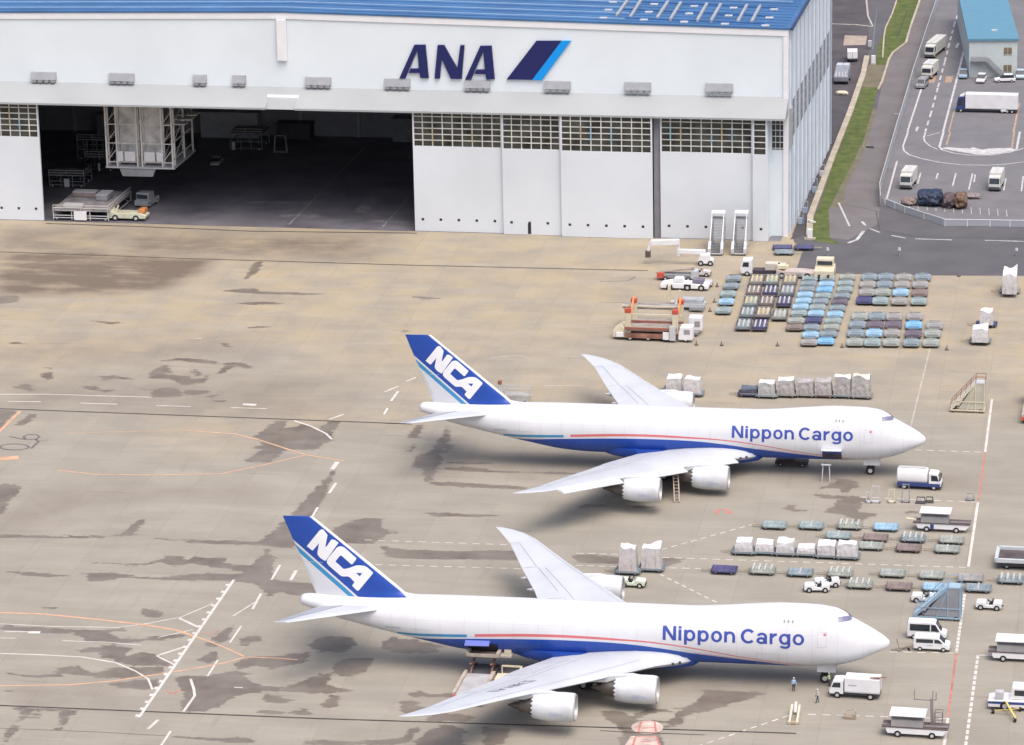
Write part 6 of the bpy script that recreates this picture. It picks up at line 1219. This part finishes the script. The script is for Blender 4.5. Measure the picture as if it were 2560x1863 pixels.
t = thing('parked_car', 'pale grey car facing out from deep inside the hangar', 'car', gpt(542,412), R(-88)); bd_ = MB().prism([(-2.1,.35),(2.1,.35),(2.15,.7),(1.1,.85),(-2.1,.9)], -.9, .9).build('body', LGREY, t, bevel=.08); MB().prism([(-1.8,.9),(1.0,.86),(.2,1.45),(-1.4,1.45)], -.8, .8).build('cabin', GLASS, bd_, bevel=.05); MB().box(-1.3,.2,-.78,.78,1.45,1.5).build('roof', LGREY, bd_)
for x in (-1.3,1.3):
    for s in (-1, 1): wheel(t, x, s*.8, .32, .22)
frame_stand('pale tripod jack standing deep in the hangar', gpt(702,381), LGREY, 3.4, 2.6, 0, 'equipment inside the hangar'); frame_stand('small pale stand at the hangar back near the middle', gpt(800,312), LGREY, 1.6, 1.2, 0, 'equipment inside the hangar'); frame_stand('small pale stand at the hangar back beyond the middle one', gpt(858,309), LGREY, 2.0, 1.2, 0, 'equipment inside the hangar')
# ------------------------------------------------------------------ truck yard and alley
LX = lambda x, y: gpt(*Z(*Y2, [(x, y)])[0]); RD = R(72)
def bus_box(label, loc, rz, L, h, m=mat('container_white', (.56,.57,.53), .5, var=.08), front=DGREY, group='white box trucks in the yard', w=2.3):
    t = thing('box_truck', label, 'truck', loc, rz, group)
    MB().box(-L/2,L/2-1.6,-w/2,w/2,.8,h).build('cargo_box', m, t, bevel=.06); cb = MB().prism([(L/2-1.55,.5),(L/2,.5),(L/2,1.5),(L/2-.3,h*.84),(L/2-1.55,h*.9)], -w/2+.06, w/2-.06).build('cab', m, t, bevel=.08)
    MB().prism([(L/2+.01,1.5),(L/2-.27,h*.8),(L/2-.33,h*.8),(L/2-.05,1.5)], -w/2+.2, w/2-.2).build('windscreen', GLASS, cb); MB().box(L/2-.02,L/2+.06,-w/2+.1,w/2-.1,.45,.95).build('bumper', front, t); MB().box(-L/2+.1,L/2-1.7,-.35,.35,h,h+.06).build('roof_rib', LGREY, t); MB().box(-L/2,L/2-1,-w*.4,w*.4,.45,.78).build('chassis', DGREY, t)
    for s in (-1, 1): MB().prism([(L/2-1.3,1.5),(L/2-.25,1.5),(L/2-.45,h*.78),(L/2-1.3,h*.8)], s*(w/2-.05)-.012, s*(w/2-.05)+.012).build('side_window', GLASS, cb)
    for x in (-L/2+1.2, L/2-1.0):
        for s in (-1, 1): wheel(t, x, s*(w/2-.15), .44, .3)
    return t
bus_box('long white box truck parked first along the road by the fence', LX(1262,612), R(-101), 11, 3.3); bus_box('second white box truck in the fence line, behind a grey van', LX(1200,870), R(-101), 6.5, 3.2); t = van('grey van leading the parked trucks along the fence', LX(1115,990), R(-101), 4.6, 2.0, 'parked along the fence')
for o in t.children:
    if o.name.startswith('body'): o.data.materials[0] = MGREY
bus_box('white box truck at the yard corner beside the dark heaps', gpt(*Z(*Y3, [(590,720)])[0]), R(-97), 6.5, 3.3); bus_box('white box truck standing alone in the marked yard bays', gpt(*Z(*Y3, [(1760,745)])[0]), R(-95), 6.5, 3.3)
q = LX(1850,1270); t = box_truck('long white box lorry with a dark blue cab in front of the blue roofed building', q, R(177), 12.6, 3.9, BLUEP, WHITE, None, None, 2.5); MB().prism([(6.35-1.7,3.36),(6.28-.62,3.3),(6.28-1.7,3.9)], -1.1, 1.1).build('wind_deflector', WHITE, t, bevel=.05); MB().box(-4.0,-2.9,1.0,1.27,.45,.85).build('tool_box', WHITE, t)
for x in (-3.2,-4.2):
    for s in (-1, 1): wheel(t, x, s*1.05, .46, .3)
def car(label, loc, rz, m, group='cars by the office building'):
    t = thing('parked_car', label, 'car', loc, rz, group); b_ = MB().prism([(-2.2,.35),(2.2,.35),(2.25,.75),(1.2,.95),(-2.2,1.0)], -.88, .88).build('body', m, t, bevel=.09); MB().prism([(-2.0,1.0),(1.1,.95),(.3,1.62),(-1.7,1.65)], -.8, .8).build('windows', GLASS, b_, bevel=.06); MB().box(-1.6,.25,-.76,.76,1.64,1.7).build('roof', m, b_, bevel=.02)
    for x in (-1.35,1.35):
        for s in (-1, 1): wheel(t, x, s*.78, .33, .22)
car('white car parked under the outside stair', LX(1785,930), R(-95), WHITE); car('white car angled beside the stair foot', LX(2050,930), R(188), WHITE); car('blue car half hidden at the building corner', LX(1580,880), R(-90), PBLUE); car('pale blue car at the far corner of the building', LX(2225,885), R(-90), mat('pale_blue_white', (.45,.55,.62), .4))
# dark covered heaps and scrap in the yard corner
NAVT = mat('navy_cover', (.03,.045,.085), .6, var=.35, scale=1.5); 
def heap(name, label, cat, p, size, m, seed, group='covered heaps in the yard corner'):
    w, d, h = size; bm = bmesh.new(); bmesh.ops.create_icosphere(bm, subdivisions=4, radius=1); off = Vector((seed*7.3, seed*3.1, 0))
    for v in bm.verts:
        c = v.co.copy(); f = 1+.22*noise.noise(c*1.7+off)+.12*noise.noise(c*4+off)
        v.co = (math.copysign(abs(c.x)**.7, c.x)*w/2*f, math.copysign(abs(c.y)**.7, c.y)*d/2*f, max(0, .5*h+math.copysign(abs(c.z)**.8, c.z)*h*.5*f))
    me = bpy.data.meshes.new(name); bm.to_mesh(me); bm.free(); me.materials.append(m); me.shade_smooth(); me.set_sharp_from_angle(angle=R(30)); o = put(name, me, loc=gpt(*Z(*Y3, [p])[0])); tag(o, label, cat, group)
heap('covered_stack', 'ribbed dark navy tarpaulin heap nearest the corner box truck', 'covered heap', (800,960), (2.6,5,2.6), NAVT, 1); heap('covered_stack', 'wide dark navy tarpaulin heap in the middle of the yard corner', 'covered heap', (930,970), (3.2,5,2.9), NAVT, 2); heap('scrap_heap', 'brown purple heap of crates beside the navy tarpaulins', 'heap', (1130,990), (2.6,4.5,2.4), mat('scrap_purple', (.12,.09,.095), .8, var=.4, scale=2), 3); heap('scrap_heap', 'rusty brown heap ending the row of yard corner heaps', 'heap', (1290,1000), (2.4,5,2.8), mat('scrap_brown', (.17,.11,.075), .8, var=.4, scale=2), 4); heap('scrap_heap', 'low tan heap lying below the corner box truck', 'heap', (600,960), (2.8,3.5,1.2), mat('scrap_tan', (.24,.19,.17), .8, var=.3, scale=2), 5)
heap('scrap_heap', 'low dusty pink heap in the marked yard bays', 'heap', (1450,880), (3,2.4,.9), mat('scrap_pink', (.25,.21,.21), .8, var=.3, scale=2), 6)
t = thing('service_truck', 'grey hooded service truck with glazed back in the alley', 'service truck', LX(205,930), R(-92), None); MB().prism([(-3.4,.6),(3.0,.6),(3.2,1.8),(1.8,2.6),(-1.0,3.3),(-3.4,3.3)], -1.5, 1.5).build('body', mat('blue_grey_hood', (.26,.28,.32), .5, var=.15), t, bevel=.25); MB().box(-3.3,-.9,-1.35,-.08,3.31,3.5).box(-3.3,-.9,.08,1.35,3.31,3.5).build('roof_glazing', mat('pale_glazing', (.52,.55,.58), .3), t)
for s in (-1.0,-.35,.35,1.0): MB().bar((1.9,s,2.62),(3.15,s,1.85),.12).build('bonnet_rib', LGREY, t)
for x in (-2.2,2.0):
    for s in (-1, 1): wheel(t, x, s*1.35, .5, .35)
t = box_truck('small white truck behind the grey hooded truck in the alley', LX(320,680), R(95), 5.5, 2.4, WHITE, WHITE, None, None, 2.2); heap('timber_pile', 'small cream pile of timber on the dark alley', 'pile', (0,0), (2.6,1.6,.8), CREAM, 8, None)
bpy.data.objects['timber_pile'].location = LX(205,1075)
for p, lb in (((560,730),'white cabinet on a post in the grass beyond the alley'),):
    t = thing('equipment_cabinet', lb, 'cabinet', LX(*p), 0); MB().box(-.45,.45,-.3,.3,.3,2.0).build('cabinet', WHITE, t, bevel=.04); MB().box(-.6,.6,-.45,.45,0,.3).build('plinth', CONC, t)
q = Z(*Y1, [(228,1575)])[0]; t = thing('equipment_cabinet', 'white cabinet on a plinth at the near end of the grass strip', 'cabinet', gpt(*q), 0); MB().box(-.45,.45,-.3,.3,.3,1.9).build('cabinet', WHITE, t, bevel=.04); MB().box(-1.0,1.0,-.5,.5,0,.3).build('plinth', CONC, t)
q = Z(*Y1, [(245,1455)])[0]; t = thing('barrier_arm', 'short white barrier arm at the end of the kerb wall', 'barrier', gpt(*q), 0); MB().tube((-.6,0,0),(-.6,0,1.1),.12,n=8).build('post', LGREY, t); MB().bar((-.7,0,1.05),(.7,-.9,.9),.3,.2).build('arm', WHITE, t)
q = gpt(*Z(*Y1, [(770,775)])[0]); t = thing('drain_pipe', 'short dark pipe end poking from the verge onto the road', 'pipe', q, 0); MB().tube((-1.6,.6,.2),(.4,0,.2),.2,n=10).build('pipe', DGREY, t); MB().box(-1.8,-.6,.3,.9,0,.35).build('headwall', CONC, t)
q = LX(620,330); t = thing('steel_mast', 'grey tapering steel mast leaning up from the alley kerb', 'mast', LX(545,560), 0); MB().tube((0,0,0),(1.0,0,9.5),.32,.08,n=8).build('mast', mat('mast_grey', (.3,.33,.35), .6, var=.1), t); MB().box(-.9,-.1,-.4,.4,.6,2.0).build('mast_box', LGREY, t, bevel=.1)
# ------------------------------------------------------------------ people
def person(label, loc, rz, top, legs, pose):
    me = bpy.data.meshes.new('person'); 
    st = pose.get('stride', 0); ar = pose.get('arm', 0)
    J = {'pelvis':(0,0,.95),'belly':(0,0,1.1),'chest':(.02,0,1.36),'neck':(.02,0,1.5),'head0':(.03,0,1.58),'head1':(.04,0,1.68),'crown':(.03,0,1.75)}
    rad = {'pelvis':.155,'belly':.14,'chest':.165,'neck':.06,'head0':.085,'head1':.1,'crown':.07}; E = [('pelvis','belly'),('belly','chest'),('chest','neck'),('neck','head0'),('head0','head1'),('head1','crown')]
    for s, n in ((1,'a'),(-1,'b')):
        f = st*s; a = ar if s > 0 else ar*.3
        J.update({'hip'+n:(0,s*.1,.88),'knee'+n:(f*.5+.03,s*.11,.48),'ank'+n:(f,s*.12,.08),'toe'+n:(f+.17,s*.13,.04),'sho'+n:(.02,s*.19,1.42),'elb'+n:(-.02+a*.3-f*.3,s*.25,1.14),'wri'+n:(.06+a*.6-f*.45,s*.24,.9+a*.35),'palm'+n:(.08+a*.68-f*.48,s*.24,.83+a*.4)})
        rad.update({'hip'+n:.105,'knee'+n:.07,'ank'+n:.05,'toe'+n:.04,'sho'+n:.075,'elb'+n:.05,'wri'+n:.036,'palm'+n:.04}); E += [('pelvis','hip'+n),('hip'+n,'knee'+n),('knee'+n,'ank'+n),('ank'+n,'toe'+n),('chest','sho'+n),('sho'+n,'elb'+n),('elb'+n,'wri'+n),('wri'+n,'palm'+n)]
        p = Vector(J['palm'+n])
        for k in range(5):
            d = Vector((.03*(k-1.5), 0, -.075-.01*(k in (1,2)))) if k < 4 else Vector((.06, -s*.02, -.03)); J[f'fin{n}{k}'] = tuple(p+Vector((.012*(k-1.5), 0, -.03))+d); rad[f'fin{n}{k}'] = .009; E.append(('palm'+n, f'fin{n}{k}'))
    names = list(J); me.from_pydata([J[k] for k in names], [(names.index(a), names.index(b)) for a, b in E], [])
    o = put('person', me, loc=loc, rz=rz); o.modifiers.new('skin', 'SKIN'); 
    for k, v in zip(names, me.skin_vertices[0].data): v.radius = (rad[k], rad[k]); v.use_root = k == 'pelvis'
    ss = o.modifiers.new('smooth', 'SUBSURF'); ss.levels = ss.render_levels = 2
    m = bpy.data.materials.new('clothed_body'); m.use_nodes = True; N = m.node_tree.nodes; L = m.node_tree.links; tc = N.new('ShaderNodeTexCoord'); sp = N.new('ShaderNodeSeparateXYZ'); cr = N.new('ShaderNodeValToRGB'); cr.color_ramp.interpolation = 'CONSTANT'
    dv = N.new('ShaderNodeMath'); dv.operation = 'DIVIDE'; dv.inputs[1].default_value = 2; L.new(tc.outputs['Object'], sp.inputs[0]); L.new(sp.outputs[2], dv.inputs[0]); L.new(dv.outputs[0], cr.inputs[0]); e = cr.color_ramp.elements; e[0].color = (.03,.03,.03,1); e[1].position = .05; e[1].color = (*legs, 1)
    for ps, c in ((.49, top), (.755, (.5,.33,.25)), (.835, pose.get('hat', (.03,.025,.02)))): x = e.new(ps); x.color = (*c, 1)
    L.new(cr.outputs[0], N['Principled BSDF'].inputs['Base Color']); N['Principled BSDF'].inputs['Roughness'].default_value = .8; me.materials.append(m)
    h = MB().loft([[(.03+r_*math.cos(t), r_*math.sin(t), z) for t in [i*math.pi/6 for i in range(12)]] for r_, z in ((.112,1.69),(.118,1.73),(.1,1.79),(.04,1.82))]).build('hat', mat('cap_'+('light' if pose.get('light') else 'dark'), pose.get('hat', (.03,.03,.03)), .7, var=0), o, smooth=60)
    return tag(o, label, 'person', 'ground crew at the near jet nose')
person('person in a pale blue shirt and dark trousers standing under the near jet nose', gpt(1984,1728), R(-60), (.32,.45,.6), (.04,.035,.05), {'arm': .5, 'hat': (.55,.57,.6), 'light': 1})
person('person with a white top and navy trousers walking away from the truck', gpt(2044,1757), R(200), (.6,.58,.52), (.06,.065,.13), {'stride': .2, 'hat': (.6,.58,.5), 'light': 1})
person('person in a lime safety vest at the nose wheel by the white truck cab', gpt(2073,1716), R(150), (.45,.6,.3), (.08,.06,.07), {'arm': .8, 'hat': (.6,.5,.45), 'light': 1})
